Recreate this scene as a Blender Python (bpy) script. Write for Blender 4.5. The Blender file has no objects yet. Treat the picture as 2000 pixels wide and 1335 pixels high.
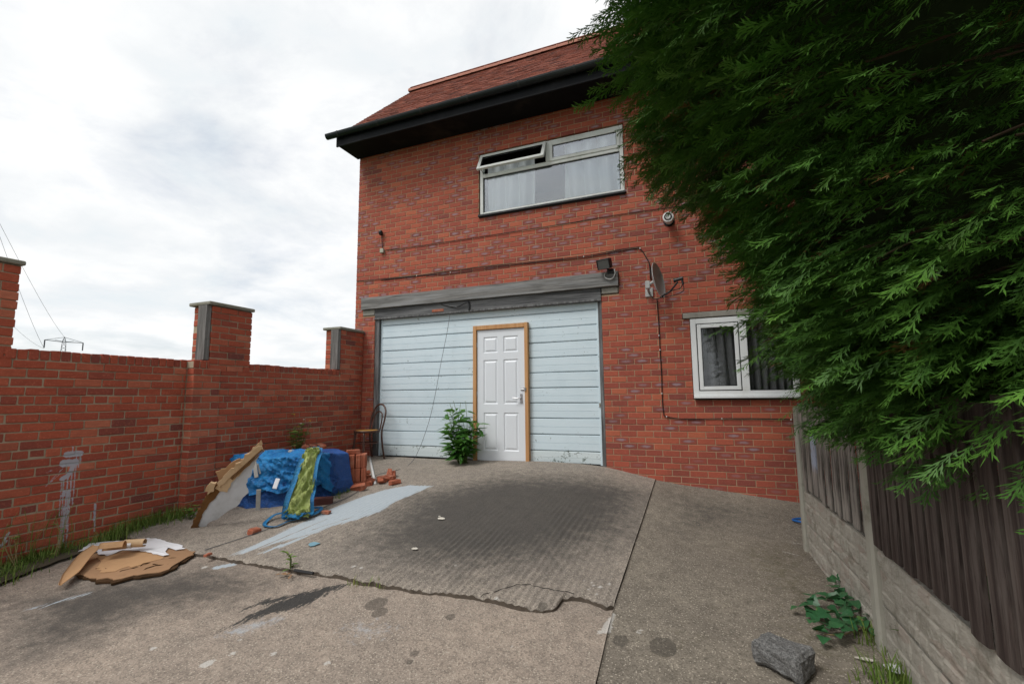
import bpy, math, random
import numpy as np
from mathutils import Matrix, Vector
random.seed(7); RNG = np.random.default_rng(11)

# ------------------------------------------------------------------ camera
scene = bpy.context.scene
CAMZ = 1.45
FPX, YAW, PITCH, ROLL = 925.52, math.radians(22.088), math.radians(6.630), math.radians(-0.543)
def cam_axes():
    cy, sy, cp, sp = math.cos(YAW), math.sin(YAW), math.cos(PITCH), math.sin(PITCH)
    f = np.array([-sy*cp, cy*cp, sp]); r = np.array([cy, sy, 0.0]); u = np.cross(r, f)
    c, s = math.cos(ROLL), math.sin(ROLL)
    return c*r+s*u, -s*r+c*u, f
CR, CU, CF = cam_axes()
cam_d = bpy.data.cameras.new('camera'); cam = bpy.data.objects.new('camera', cam_d)
scene.collection.objects.link(cam); scene.camera = cam
cam_d.sensor_width = 36; cam_d.lens = FPX/2000*36; cam_d.clip_start = 0.05; cam_d.clip_end = 5000
cam.matrix_world = Matrix(((CR[0], CU[0], -CF[0], 0), (CR[1], CU[1], -CF[1], 0), (CR[2], CU[2], -CF[2], CAMZ), (0, 0, 0, 1)))

# ------------------------------------------------------------------ sky, sun, exposure
SUN_EL, SUN_AZ = math.radians(55), math.radians(212)      # behind the camera's right shoulder, veiled by cloud
SUN_DIR = Vector((math.sin(SUN_AZ)*math.cos(SUN_EL), math.cos(SUN_AZ)*math.cos(SUN_EL), math.sin(SUN_EL)))
world = bpy.data.worlds.new('World'); scene.world = world; world.use_nodes = True
wn, wl = world.node_tree.nodes, world.node_tree.links
wn.clear()
def wnode(t, **k):
    n = wn.new(t)
    for a, v in k.items(): setattr(n, a, v)
    return n
tc = wnode('ShaderNodeTexCoord'); sepd = wnode('ShaderNodeSeparateXYZ'); wl.new(tc.outputs['Generated'], sepd.inputs[0])
zc = wnode('ShaderNodeMath', operation='MAXIMUM'); wl.new(sepd.outputs['Z'], zc.inputs[0]); zc.inputs[1].default_value = 0.0
za = wnode('ShaderNodeMath', operation='ADD'); wl.new(zc.outputs[0], za.inputs[0]); za.inputs[1].default_value = 0.22
inv = wnode('ShaderNodeMath', operation='DIVIDE'); inv.inputs[0].default_value = 1; wl.new(za.outputs[0], inv.inputs[1])
vs = wnode('ShaderNodeVectorMath', operation='SCALE'); wl.new(tc.outputs['Generated'], vs.inputs[0]); wl.new(inv.outputs[0], vs.inputs['Scale'])
def wnoise(scale, detail, rough, dist=0.0):
    n = wnode('ShaderNodeTexNoise'); n.inputs['Scale'].default_value = scale; n.inputs['Detail'].default_value = detail
    n.inputs['Roughness'].default_value = rough; n.inputs['Distortion'].default_value = dist
    wl.new(vs.outputs[0], n.inputs['Vector']); return n
def wramp(src, stops):
    r = wnode('ShaderNodeValToRGB'); e = r.color_ramp.elements
    while len(e) < len(stops): e.new(.5)
    for k, (p, c) in zip(e, stops): k.position = p; k.color = (*c, 1)
    wl.new(src, r.inputs[0]); return r
cover = wramp(wnoise(1.7, 9, .62, .3).outputs['Fac'], [(.34, (0.66,)*3), (.45, (.86,)*3), (.55, (1, 1, 1))])
shade = wramp(wnoise(2.1, 9, .55, .15).outputs['Fac'], [(.30, (6.2, 6.7, 7.0)), (.44, (6.9, 7.1, 7.25)), (.58, (7.9, 7.95, 7.95))])
sky = wnode('ShaderNodeTexSky', sky_type='NISHITA', sun_disc=False, sun_elevation=SUN_EL, sun_rotation=SUN_AZ, air_density=1.0, dust_density=1.5, ozone_density=1.0)
mixc = wnode('ShaderNodeMix', data_type='RGBA'); wl.new(cover.outputs[0], mixc.inputs[0]); wl.new(sky.outputs[0], mixc.inputs[6]); wl.new(shade.outputs[0], mixc.inputs[7])
bg = wnode('ShaderNodeBackground'); bg.inputs['Strength'].default_value = 0.1; wl.new(mixc.outputs[2], bg.inputs[0])
wo = wnode('ShaderNodeOutputWorld'); wl.new(bg.outputs[0], wo.inputs[0])
sun_d = bpy.data.lights.new('sun', 'SUN'); sun_d.energy = 1.5; sun_d.angle = math.radians(20); sun_d.color = (1, .975, .94)
sun = bpy.data.objects.new('sun', sun_d); scene.collection.objects.link(sun); sun.location = (3, -6, 12)
sun.rotation_euler = SUN_DIR.to_track_quat('Z', 'Y').to_euler()
vsn = scene.view_settings; vsn.view_transform = 'Standard'; vsn.look = 'None'; vsn.gamma = 1; vsn.exposure = 0.40; vsn.use_curve_mapping = False
scene.render.engine = 'CYCLES'

# ------------------------------------------------------------------ survey helpers (photo measurements -> points on real planes)
def ray(x, y): return CR*((x-1000)/FPX) + CU*((667.5-y)/FPX) + CF
CAM = np.array([0, 0, CAMZ])
def F(x, y, Y=6.5): d = ray(x, y); return CAM + d*(Y/d[1])          # on a plane parallel to the house front
def W(x, y, X=-5.364): d = ray(x, y); return CAM + d*(X/d[0])       # on a plane parallel to the garden wall
def G(x, y, z): d = ray(x, y); return CAM + d*((z-CAMZ)/d[2])       # on a level plane
CP = np.array([(-5.4,6.5,.515),(-3.5,6.5,.512),(-1.3,6.5,.505),(-.66,6.5,.384),(.2,6.5,.29),(1.0,6.5,.21),
 (-5.36,2.16,.10),(-5.36,3.6,.205),(-5.36,5,.36),(-.65,3.27,.10),(-.65,4.46,.2),(-4.35,3.05,.135),(-2.5,3.05,.125),
 (-3,6.2,.49),(-3,5,.35),(.8,5.14,.06),(.86,3.37,.05),(.86,2,.0),(0,1,-.05),(-2.5,1,.0),(-5.36,.8,.02),(0,-1.5,-.1),(-3,-2.5,-.1),
 (1,-1.5,-.1),(-5.5,-2.5,-.07),(2.5,4,.04),(2.5,6.5,.15),(-5.8,4,.24),(-5.8,6.5,.52),(1.2,-6,-.15),(-6,-6,-.15)], float)
def _u(r2): return np.where(r2 > 1e-12, r2*np.log(np.maximum(r2, 1e-12)), 0)
_n = len(CP); _d = ((CP[:, None, :2]-CP[None, :, :2])**2).sum(-1)
_A = np.zeros((_n+3, _n+3)); _A[:_n, :_n] = _u(_d)+np.eye(_n)*0.02; _A[:_n, _n] = 1; _A[:_n, _n+1:] = CP[:, :2]; _A[_n, :_n] = 1; _A[_n+1:, :_n] = CP[:, :2].T
_w = np.linalg.solve(_A, np.r_[CP[:, 2], 0, 0, 0])
def g(x, y):                                                        # the lie of the concrete
    x, y = np.broadcast_arrays(np.asarray(x, float), np.asarray(y, float))
    z = _w[_n] + _w[_n+1]*x + _w[_n+2]*y
    for i in range(_n): z = z + _w[i]*_u((x-CP[i, 0])**2+(y-CP[i, 1])**2)
    return z
def gp(x, y):
    z = .2
    for _ in range(40):
        p = G(x, y, z); z = .5*z + .5*float(g(p[0], p[1]))
    return np.array([p[0], p[1], float(g(p[0], p[1]))])
def gxy(pts): return np.array([gp(*p)[:2] for p in pts])

# ------------------------------------------------------------------ material helpers
class NT:
    def __init__(s, name):
        s.m = bpy.data.materials.new(name); s.m.use_nodes = True; s.t = s.m.node_tree; s.t.nodes.clear()
        s.out = s.n('ShaderNodeOutputMaterial'); s.b = s.n('ShaderNodeBsdfPrincipled'); s.t.links.new(s.b.outputs[0], s.out.inputs[0])
        s.b.inputs['Specular IOR Level'].default_value = .3
    def n(s, t, **k):
        x = s.t.nodes.new(t)
        for a, v in k.items(): setattr(x, a, v)
        return x
    def put(s, sock, v):
        if hasattr(v, 'is_linked') or hasattr(v, 'links'): s.t.links.new(v, sock)
        elif isinstance(v, (tuple, list)) and len(v) == 3 and sock.type == 'RGBA': sock.default_value = (*v, 1)
        else: sock.default_value = v
    def pos(s): return s.n('ShaderNodeNewGeometry').outputs['Position']
    def oc(s): return s.n('ShaderNodeTexCoord').outputs['Object']
    def at(s, name, o='Fac'): return s.n('ShaderNodeAttribute', attribute_name=name).outputs[o]
    def map(s, v, scale=(1, 1, 1), loc=(0, 0, 0), rot=(0, 0, 0)):
        x = s.n('ShaderNodeMapping'); s.put(x.inputs[0], v); x.inputs['Scale'].default_value = scale; x.inputs['Location'].default_value = loc; x.inputs['Rotation'].default_value = rot
        return x.outputs[0]
    def noise(s, scale, detail=4, rough=.55, v=None, dist=0.0):
        x = s.n('ShaderNodeTexNoise'); s.put(x.inputs['Vector'], v if v is not None else s.pos())
        x.inputs['Scale'].default_value = scale; x.inputs['Detail'].default_value = detail; x.inputs['Roughness'].default_value = rough; x.inputs['Distortion'].default_value = dist
        return x.outputs['Fac']
    def vor(s, scale, v=None, o='Distance', feature='F1', rnd=1.0):
        x = s.n('ShaderNodeTexVoronoi', feature=feature); s.put(x.inputs['Vector'], v if v is not None else s.pos()); x.inputs['Scale'].default_value = scale
        x.inputs['Randomness'].default_value = rnd
        return x.outputs[o]
    def ramp(s, f, stops, interp='LINEAR'):
        x = s.n('ShaderNodeValToRGB'); e = x.color_ramp.elements; x.color_ramp.interpolation = interp
        while len(e) < len(stops): e.new(.5)
        for k, (p, c) in zip(e, stops):
            k.position = p; k.color = (*c, 1) if isinstance(c, (tuple, list)) else (c, c, c, 1)
        s.put(x.inputs[0], f); return x.outputs[0]
    def mix(s, f, a, b, mode='MIX'):
        x = s.n('ShaderNodeMix', data_type='RGBA', blend_type=mode); s.put(x.inputs[0], f); s.put(x.inputs[6], a); s.put(x.inputs[7], b); return x.outputs[2]
    def math(s, op, a, b=0.0, c=None, clamp=False):
        x = s.n('ShaderNodeMath', operation=op, use_clamp=clamp); s.put(x.inputs[0], a); s.put(x.inputs[1], b)
        if c is not None: s.put(x.inputs[2], c)
        return x.outputs[0]
    def sep(s, v):
        x = s.n('ShaderNodeSeparateXYZ'); s.put(x.inputs[0], v); return x.outputs
    def step(s, f, lo, hi):
        x = s.n('ShaderNodeMapRange', interpolation_type='SMOOTHSTEP'); s.put(x.inputs[0], f); x.inputs[1].default_value = lo; x.inputs[2].default_value = hi; return x.outputs[0]
    def rnd(s): return s.n('ShaderNodeObjectInfo').outputs['Random']
    def bump(s, h, strength=.3, dist=.005):
        x = s.n('ShaderNodeBump'); s.put(x.inputs['Height'], h); x.inputs['Strength'].default_value = strength; x.inputs['Distance'].default_value = dist
        s.t.links.new(x.outputs[0], s.b.inputs['Normal'])
    def fin(s, col, rough=.8, metal=0.0, spec=None):
        s.put(s.b.inputs['Base Color'], col); s.put(s.b.inputs['Roughness'], rough); s.b.inputs['Metallic'].default_value = metal
        if spec is not None: s.b.inputs['Specular IOR Level'].default_value = spec
        return s.m
def simple(name, col, rough=.7, var=.25, scale=20, spec=.3, bump=.15, dirt=None):
    s = NT(name); n = s.noise(scale, 5, .6); c = s.mix(n, tuple(v*(1-var) for v in col), tuple(min(1, v*(1+var)) for v in col))
    if dirt: c = s.mix(s.step(s.noise(scale*.25, 6, .7), .5, .72), c, dirt)
    if bump: s.bump(s.noise(scale*6, 4), bump, .002)
    return s.fin(c, rough, 0, spec)

MAT = {}
def brick_mat(name, stops, kiss, streak, soot, splash=False):
    s = NT(name); bc = s.n('ShaderNodeSeparateColor'); s.put(bc.inputs[0], s.at('bc', 'Color')); bl = s.at('bl', 'Vector'); P = s.pos()
    shift = s.n('ShaderNodeVectorMath', operation='ADD'); s.put(shift.inputs[0], bl); s.put(shift.inputs[1], s.at('bc', 'Vector'))
    big = s.n('ShaderNodeVectorMath', operation='MULTIPLY_ADD'); s.put(big.inputs[0], s.at('bc', 'Vector')); big.inputs[1].default_value = (31, 47, 23); s.put(big.inputs[2], bl)
    V = big.outputs[0]
    col = s.ramp(bc.outputs[0], stops)
    n1 = s.noise(1.0, 5, .6, s.map(V, (14, 60, 30))); n2 = s.noise(55, 5, .65, V)
    col = s.mix(s.math('MULTIPLY', s.ramp(n1, [(.3, 0.), (.75, 1.)]), streak), col, tuple(.55*v for v in stops[1][1]))
    col = s.mix(s.math('MULTIPLY', s.step(n2, .52, .72), .35), col, tuple(min(1, 1.35*v+.02) for v in stops[-1][1]))
    if kiss:
        x, z, _ = s.sep(bl)[0], s.sep(bl)[1], 0
        r = s.math('ADD', s.math('POWER', s.math('DIVIDE', x, .082), 2.0), s.math('POWER', s.math('DIVIDE', z, .023), 2.0))
        r = s.math('ADD', r, s.math('MULTIPLY', s.math('SUBTRACT', s.noise(30, 4, .6, V), .5), 1.3))
        halo = s.math('MULTIPLY', s.math('SUBTRACT', 1.0, s.step(r, .7, 1.9)), bc.outputs[1])
        core = s.math('MULTIPLY', s.math('SUBTRACT', 1.0, s.step(r, .05, .85)), bc.outputs[1])
        col = s.mix(s.math('MULTIPLY', halo, .55), col, (.17, .065, .055)); col = s.mix(s.math('MULTIPLY', core, .8), col, (.34, .25, .275))
    dirt = s.noise(1.6, 6, .65, P)
    col = s.mix(s.math('MULTIPLY', s.step(dirt, .5, .78), soot), col, (.09, .05, .04))
    eff = s.noise(7, 7, .7, P)
    col = s.mix(s.math('MULTIPLY', s.step(eff, .66, .8), .4), col, (.42, .30, .27))
    s.bump(s.math('ADD', n2, s.noise(180, 3, .6, V)), .35, .0025)
    return s, col, P, bc
s, col, P, _ = brick_mat('house_brick', [(0, (.235, .068, .054)), (.3, (.325, .080, .055)), (.62, (.42, .102, .062)), (1, (.49, .14, .075))], True, .30, .35)
zz = s.sep(P)[2]                                                     # world height; bricks near the ground are toned darker when laid
MAT['brick'] = s.fin(col, .82, 0, .25)
def seg_mask(s, P, pts, soft):
    """union of soft capsules (y0,z0,y1,z1,w) on a wall that runs along Y"""
    out = None; o = s.sep(P)
    for (y0, z0, y1, z1, w) in pts:
        dy, dz = y1-y0, z1-z0; L2 = dy*dy+dz*dz+1e-9
        py = s.math('SUBTRACT', o[1], y0); pz = s.math('SUBTRACT', o[2], z0)
        t = s.math('MULTIPLY_ADD', py, dy/L2, s.math('MULTIPLY', pz, dz/L2), clamp=True)
        ey = s.math('MULTIPLY_ADD', t, -dy, py); ez = s.math('MULTIPLY_ADD', t, -dz, pz)
        d = s.math('SQRT', s.math('ADD', s.math('MULTIPLY', ey, ey), s.math('MULTIPLY', ez, ez)))
        v = s.math('SUBTRACT', w, d); out = v if out is None else s.math('MAXIMUM', out, v)
    return out
s, col, P, _ = brick_mat('garden_brick', [(0, (.20, .065, .055)), (.3, (.36, .082, .05)), (.62, (.47, .105, .055)), (1, (.57, .19, .11))], False, .45, .42)
SPL = [(2.575,.965,2.675,.962,.028),(2.56,.888,2.64,.885,.034),(2.63,.885,2.612,.79,.02),(2.555,.75,2.60,.775,.02),(2.58,.63,2.575,.60,.016),(2.615,.63,2.61,.60,.014),
       (2.625,.9,2.632,.12,.0055),(2.598,.8,2.606,.08,.0065),(2.572,.76,2.585,.10,.005),(2.65,.97,2.652,.5,.005),(2.668,.95,2.668,.84,.004),(2.682,.95,2.684,.87,.004),
       (2.555,.72,2.56,.42,.004),(2.612,.62,2.62,.30,.008),(2.59,.5,2.60,.22,.007),(2.55,.84,2.47,.74,.003),(2.54,.80,2.44,.70,.003),(2.53,.86,2.43,.82,.002),(2.83,.47,2.84,.30,.010),(2.84,.36,2.845,.22,.006),
       (2.23,.36,2.19,.27,.010),(2.22,.30,2.17,.24,.007),(2.615,1.03,2.612,.97,.006)]
def add_splash(s, col, P):
    m = s.math('ADD', seg_mask(s, P, SPL, 0), s.math('MULTIPLY', s.math('SUBTRACT', s.noise(38, 5, .75, P), .5), .030))
    return s.mix(s.math('MULTIPLY', s.step(m, -.002, .004), .85), col, (.42, .45, .51))
col = add_splash(s, col, P); MAT['gbrick'] = s.fin(col, .8, 0, .25)
def mortar(name, col, splash=False):
    s = NT(name); P = s.pos(); c = s.mix(s.noise(40, 5), tuple(.75*v for v in col), tuple(1.2*v for v in col))
    c = s.mix(s.math('MULTIPLY', s.step(s.noise(2.2, 5, .6, P), .46, .66), .45), c, tuple(.5*v for v in col))
    c = s.mix(s.math('MULTIPLY', s.step(s.noise(9, 5, .6, P), .6, .75), .5), c, (.10, .12, .06)) if splash else c
    if splash: c = add_splash(s, c, P)
    s.bump(s.noise(120, 4), .5, .004); return s.fin(c, .95, 0, .1)
MAT['mortar'] = mortar('house_mortar', (.42, .285, .185)); MAT['gmortar'] = mortar('garden_mortar', (.42, .345, .25), True)

def concrete_mat(name, base, warm, dkk=1.0):
    s = NT(name); P = s.pos(); xy = s.map(P, (1, 1, 0))
    fine = s.noise(105, 6, .8, xy); mid = s.noise(9, 7, .72, xy); big = s.noise(1.3, 6, .6, xy)
    c = s.mix(s.step(big, .3, .7), base, warm)
    c = s.mix(s.math('MULTIPLY', s.step(mid, .38, .68), .6), c, tuple(.60*v for v in base))
    v1 = s.vor(90, xy, 'Color'); vd = s.vor(90, xy); sv = s.n('ShaderNodeSeparateColor'); s.put(sv.inputs[0], v1)
    c = s.mix(s.math('MULTIPLY', s.step(sv.outputs[0], .45, 1.0), .55), c, tuple(.40*v for v in base))
    c = s.mix(s.math('MULTIPLY', s.math('MULTIPLY', s.step(sv.outputs[1], .74, .82), s.math('SUBTRACT', 1, s.step(vd, .25, .5))), .75), c, (.55, .49, .40))
    c = s.mix(s.math('MULTIPLY', s.step(fine, .50, .68), .6), c, tuple(min(1, 1.55*v) for v in warm)); c = s.mix(s.math('MULTIPLY', s.math('SUBTRACT', 1, s.step(fine, .32, .46)), .6), c, tuple(.36*v for v in base))
    def msk(a, k, lo=.46, hi=.56, sc=30):
        n = s.math('MULTIPLY', s.math('SUBTRACT', s.noise(sc, 6, .7, xy), .5), k); return s.step(s.math('ADD', s.at(a), n), lo, hi)
    c = s.mix(s.math('MULTIPLY', msk('moss', 1.1, .35, .8, 12), .6), c, (.085, .075, .035))
    dark = s.math('MULTIPLY', msk('dark', .9, .2, .95, 10), .84*dkk); c = s.mix(dark, c, (.05, .048, .045))
    c = s.mix(s.math('MULTIPLY', msk('damp', .5), .55), c, (.05, .045, .038))
    c = s.mix(s.math('MULTIPLY', s.step(s.math('ADD', s.math('ADD', s.at('tar'), s.math('MULTIPLY', s.math('SUBTRACT', s.noise(1, 7, .75, s.map(P, (34, 7, 0), (0, 0, 0), (0, 0, -.9))), .5), 1.3)), s.math('MULTIPLY', s.math('SUBTRACT', s.noise(60, 5, .7, xy), .5), .7)), .52, .68), .9), c, (.028, .03, .031))
    c = s.mix(s.math('MULTIPLY', msk('pale', 1.4, .40, .85, 22), .62), c, (.42, .46, .50))
    fl = s.math('MULTIPLY', s.math('SUBTRACT', s.noise(1, 7, .7, s.map(P, (60, 3.2, 0), (0, 0, 0), (0, 0, -.34))), .5), 2.0); pk = s.step(s.math('ADD', s.math('ADD', s.at('paint'), fl), s.math('MULTIPLY', s.math('SUBTRACT', s.noise(45, 6, .75, xy), .5), .5)), .44, .62)
    c = s.mix(s.math('MULTIPLY', pk, .82), c, s.mix(s.noise(25, 5, .6, xy), (.38, .45, .50), (.50, .56, .60)))
    c = s.mix(s.math('MULTIPLY', msk('white', 1.1, .50, .66, 60), .7), c, (.58, .56, .52))
    s.bump(s.math('ADD', s.math('MULTIPLY', vd, .7), fine), .55, .006)
    return s.fin(c, .93, 0, .2)
MAT['slab'] = concrete_mat('slab_concrete', (.27, .235, .20), (.36, .31, .255))
MAT['apron'] = concrete_mat('apron_concrete', (.31, .26, .215), (.41, .335, .27))
MAT['strip'] = concrete_mat('strip_concrete', (.21, .182, .148), (.28, .245, .195))
MAT['edge'] = simple('broken_concrete_edge', (.10, .08, .062), .95, .5, 25)
MAT['soil'] = simple('soil', (.09, .075, .05), .95, .4, 5)
s = NT('field_grass'); MAT['field'] = s.fin(s.mix(s.noise(.3, 6), (.05, .08, .025), (.10, .13, .05)), .95)
def timber(name, a, b, scale=(2, 2, 26), blotch=None, spec=.2, bl=.5, rough=.85):
    s = NT(name); P = s.oc(); n = s.noise(1, 7, .65, s.map(P, scale), .6); c = s.ramp(n, [(.28, a), (.72, b)])
    if blotch is not None: c = s.mix(s.math('MULTIPLY', s.step(s.noise(1, 6, .7, s.map(P, tuple(v*.35 for v in scale), (3, 1, 5))), .46, .62), bl), c, blotch)
    s.bump(n, .5, .004); return s.fin(c, rough, 0, spec)
MAT['beam'] = timber('weathered_beam', (.06, .06, .058), (.31, .30, .285), (1.6, 9, 34), (.36, .37, .38), bl=.4)
MAT['beam_dark'] = timber('dark_weathered_beam', (.02, .021, .022), (.17, .172, .175), (1.8, 9, 40), (.33, .33, .33), bl=.3)
MAT['lamp_glass'] = simple('dusty_lamp_glass', (.10, .105, .10), .25, .3, 12, .5, 0, (.22, .21, .19))
MAT['jamb'] = timber('weathered_jamb', (.05, .05, .05), (.26, .26, .26), (24, 24, 2.2), (.04, .04, .04))
MAT['post_timber'] = timber('grey_batten', (.10, .095, .09), (.27, .26, .25), (26, 26, 2.0), (.07, .065, .06))
MAT['pine'] = timber('new_pine', (.50, .24, .09), (.62, .36, .17), (30, 30, 1.6), (.36, .15, .05), .3, .35, .6)
MAT['slat_grey'] = timber('weathered_slat', (.09, .078, .07), (.50, .455, .40), (34, 34, 3.0), (.03, .025, .022), .15, .85)
MAT['slat_brown'] = timber('stained_slat', (.020, .014, .013), (.082, .060, .052), (34, 34, 2.8), (.20, .17, .15), .15, .42)
s = NT('blue_patch_slat'); n = s.noise(1, 6, .6, s.map(s.oc(), (30, 30, 2.4))); zz = s.sep(s.pos())[2]
pm = s.math('MULTIPLY', s.math('MULTIPLY', s.step(zz, .80, .90), s.math('SUBTRACT', 1, s.step(zz, 1.16, 1.20))), s.step(s.noise(14, 5, .6), .3, .5))
MAT['slat_blue'] = s.fin(s.mix(s.math('MULTIPLY', pm, .75), s.ramp(n, [(.3, (.09, .078, .07)), (.7, (.40, .36, .32))]), (.36, .42, .55)), .85)
def painted(name, a, b, chip=None, amt=.0, rough=.45, lines=True):
    s = NT(name); P = s.oc(); n = s.noise(1, 6, .6, s.map(P, (1.3, 8, 22))); c = s.ramp(n, [(.3, a), (.7, b)])
    c = s.mix(s.math('MULTIPLY', s.step(s.noise(2.3, 6, .65), .45, .7), .5), c, tuple(.93*v for v in a))
    if chip:
        k = s.math('ADD', s.noise(26, 8, .75), s.math('MULTIPLY', s.noise(5, 3), .35)); c = s.mix(s.step(k, .86-amt, .89-amt), c, chip)
    W_ = s.pos(); dr = s.step(s.noise(1, 6, .7, s.map(W_, (26, 0, 1.1))), .60, .78); c = s.mix(s.math('MULTIPLY', s.math('MULTIPLY', dr, s.step(s.noise(1.7, 3, .5, W_), .42, .6)), .45), c, (.46, .53, .54)); c = s.mix(s.math('MULTIPLY', s.step(s.vor(7, s.map(W_, (1, 0, 1))), .035, .02), .7), c, (.20, .17, .13))
    s.bump(s.noise(1, 5, .6, s.map(P, (3, 20, 120))), .18, .002); return s.fin(c, rough, 0, .35)
MAT['plank'] = painted('pale_blue_paint', (.62, .745, .805), (.69, .795, .845), (.26, .32, .31), .035)
MAT['plank_chip'] = painted('flaking_blue_paint', (.60, .69, .71), (.68, .75, .76), (.17, .21, .19), .10)
MAT['door'] = simple('white_door_paint', (.75, .785, .82), .38, .02, 3, .45, .03)
MAT['upvc'] = simple('white_upvc', (.78, .80, .80), .35, .04, 6, .45, .04, (.66, .67, .64))
MAT['upvc_old'] = simple('greyed_upvc', (.72, .74, .71), .4, .06, 6, .4, .05, (.47, .48, .43))
MAT['black'] = simple('black_plastic', (.016, .017, .018), .42, .3, 12, .4, .06)
MAT['gutter'] = simple('gutter_plastic', (.007, .011, .012), .35, .3, 5, .3, .08, (.016, .02, .02))
MAT['soffit'] = simple('black_soffit_paint', (.009, .009, .009), .8, .4, 4, .1, .1, (.03, .025, .02))
MAT['fascia'] = simple('black_fascia_paint', (.007, .008, .010), .55, .4, 6, .15, .1, (.02, .02, .022))
MAT['gasket'] = simple('black_gasket', (.01, .01, .011), .6, .2, 10, .2, 0)
MAT['metal'] = NT('steel').fin((.45, .45, .46), .35, 1.0)
MAT['dish'] = simple('grey_dish_paint', (.40, .40, .39), .45, .12, 9, .4, .05, (.25, .25, .24))
MAT['white_plastic'] = simple('white_plastic', (.70, .70, .68), .4, .05, 8, .4, .03, (.5, .5, .47))
MAT['beige_plastic'] = simple('beige_plastic', (.40, .40, .32), .5, .1, 8, .4, .03)
MAT['cable'] = simple('cable_sheath', (.018, .014, .012), .6, .3, 30, .3, 0)
MAT['wire_thin'] = simple('thin_wire', (.10, .11, .12), .6, .3, 30, .3, 0)
MAT['stone'] = simple('cast_stone', (.30, .285, .25), .9, .25, 14, .2, .4, (.15, .14, .11))
MAT['coping'] = simple('weathered_coping', (.27, .26, .215), .92, .3, 16, .2, .5, (.12, .13, .08))
MAT['post'] = simple('concrete_post', (.37, .355, .30), .9, .16, 12, .2, .35, (.22, .21, .165))
s = NT('rockface_concrete'); v = s.vor(16, s.map(s.pos(), (1, .55, 1.3)), 'Color'); sv = s.n('ShaderNodeSeparateColor'); s.put(sv.inputs[0], v)
c = s.mix(sv.outputs[0], (.40, .37, .315), (.46, .43, .37)); c = s.mix(s.math('MULTIPLY', s.step(sv.outputs[1], .78, .9), .4), c, (.38, .29, .245))
c = s.mix(s.math('MULTIPLY', s.step(s.noise(6, 7, .7), .48, .68), .65), c, (.17, .16, .12)); s.bump(s.noise(1, 6, .75, s.map(s.pos(), (20, 14, 30))), 1.0, .02); MAT['gravel'] = s.fin(c, .92, 0, .15)
s = NT('lump_concrete'); c = s.mix(s.step(s.noise(90, 5, .75), .35, .7), (.10, .10, .097), (.30, .295, .285)); c = s.mix(s.step(s.vor(110, None), .0, .35), (.33, .33, .32), c)
s.bump(s.noise(75, 6, .75), 1.0, .012); MAT['lump'] = s.fin(c, .97, 0, .1)
s = NT('window_glass'); s.t.nodes.remove(s.b); gl = s.n('ShaderNodeBsdfGlossy'); gl.inputs['Roughness'].default_value = .01; gl.inputs['Color'].default_value = (.95, .97, 1, 1)
tr = s.n('ShaderNodeBsdfTransparent'); tr.inputs['Color'].default_value = (.96, .98, .98, 1); fr = s.n('ShaderNodeFresnel'); fr.inputs['IOR'].default_value = 1.52
mx = s.n('ShaderNodeMixShader'); fac = s.math('MULTIPLY_ADD', fr.outputs[0], 1.9, .09, clamp=True); s.put(mx.inputs[0], fac); s.t.links.new(tr.outputs[0], mx.inputs[1]); s.t.links.new(gl.outputs[0], mx.inputs[2]); s.t.links.new(mx.outputs[0], s.out.inputs[0]); MAT['glass'] = s.m
MAT['glass_low'] = MAT['glass'].copy(); MAT['glass_low'].name = 'ground_floor_glass'; [setattr(n.inputs[1], 'default_value', .7) or setattr(n.inputs[2], 'default_value', .015) for n in MAT['glass_low'].node_tree.nodes if n.type == 'MATH' and n.operation == 'MULTIPLY_ADD']
MAT['room'] = simple('dim_room', (.06, .06, .06), .9, .1, 3, .1, 0)
MAT['net'] = simple('white_net_curtain', (.88, .90, .91), .9, .04, 6, .1, 0)
MAT['drape'] = simple('dark_curtain', (.22, .21, .215), .8, .25, 9, .2, .1)
s = NT('roof_tile'); bc = s.n('ShaderNodeSeparateColor'); s.put(bc.inputs[0], s.at('bc', 'Color')); c = s.ramp(bc.outputs[0], [(0, (.15, .062, .05)), (.4, (.225, .075, .052)), (.8, (.30, .10, .066)), (1, (.38, .16, .11))])
c = s.mix(s.math('MULTIPLY', s.step(s.noise(5, 7, .7), .5, .7), .5), c, (.075, .05, .04)); c = s.mix(s.step(s.noise(24, 4, .6), .73, .77), c, (.36, .33, .27)); s.bump(s.noise(60, 4), .4, .004); MAT['tile'] = s.fin(c, .9, 0, .15)
MAT['ridge'] = simple('clay_ridge', (.46, .21, .155), .85, .2, 12, .2, .3, (.26, .14, .10))
# foliage
def leaf(name, stops, rough=.45, spec=.35, trans=.25):
    s = NT(name); s.b.inputs['Specular IOR Level'].default_value = spec; c = s.ramp(s.at('bc'), stops); c = s.mix(s.noise(35, 3), c, s.mix(.5, c, stops[0][1]))
    s.put(s.b.inputs['Base Color'], c); s.b.inputs['Roughness'].default_value = rough
    if not trans: return s.m
    t = s.n('ShaderNodeBsdfTranslucent'); s.put(t.inputs[0], s.mix(1, c, (1.0, 1.15, .55), 'MULTIPLY')); m = s.n('ShaderNodeMixShader'); m.inputs[0].default_value = trans
    s.t.links.new(s.b.outputs[0], m.inputs[1]); s.t.links.new(t.outputs[0], m.inputs[2]); s.t.links.new(m.outputs[0], s.out.inputs[0]); return s.m
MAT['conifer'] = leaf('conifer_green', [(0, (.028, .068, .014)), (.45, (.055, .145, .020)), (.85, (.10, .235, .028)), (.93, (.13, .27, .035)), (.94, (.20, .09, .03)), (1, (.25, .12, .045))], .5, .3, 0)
MAT['core'] = simple('dark_core_shell', (.022, .034, .012), .95, .5, 9, .1, .3)
MAT['bark'] = simple('bark', (.10, .065, .045), .95, .4, 18, .1, .6)
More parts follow.
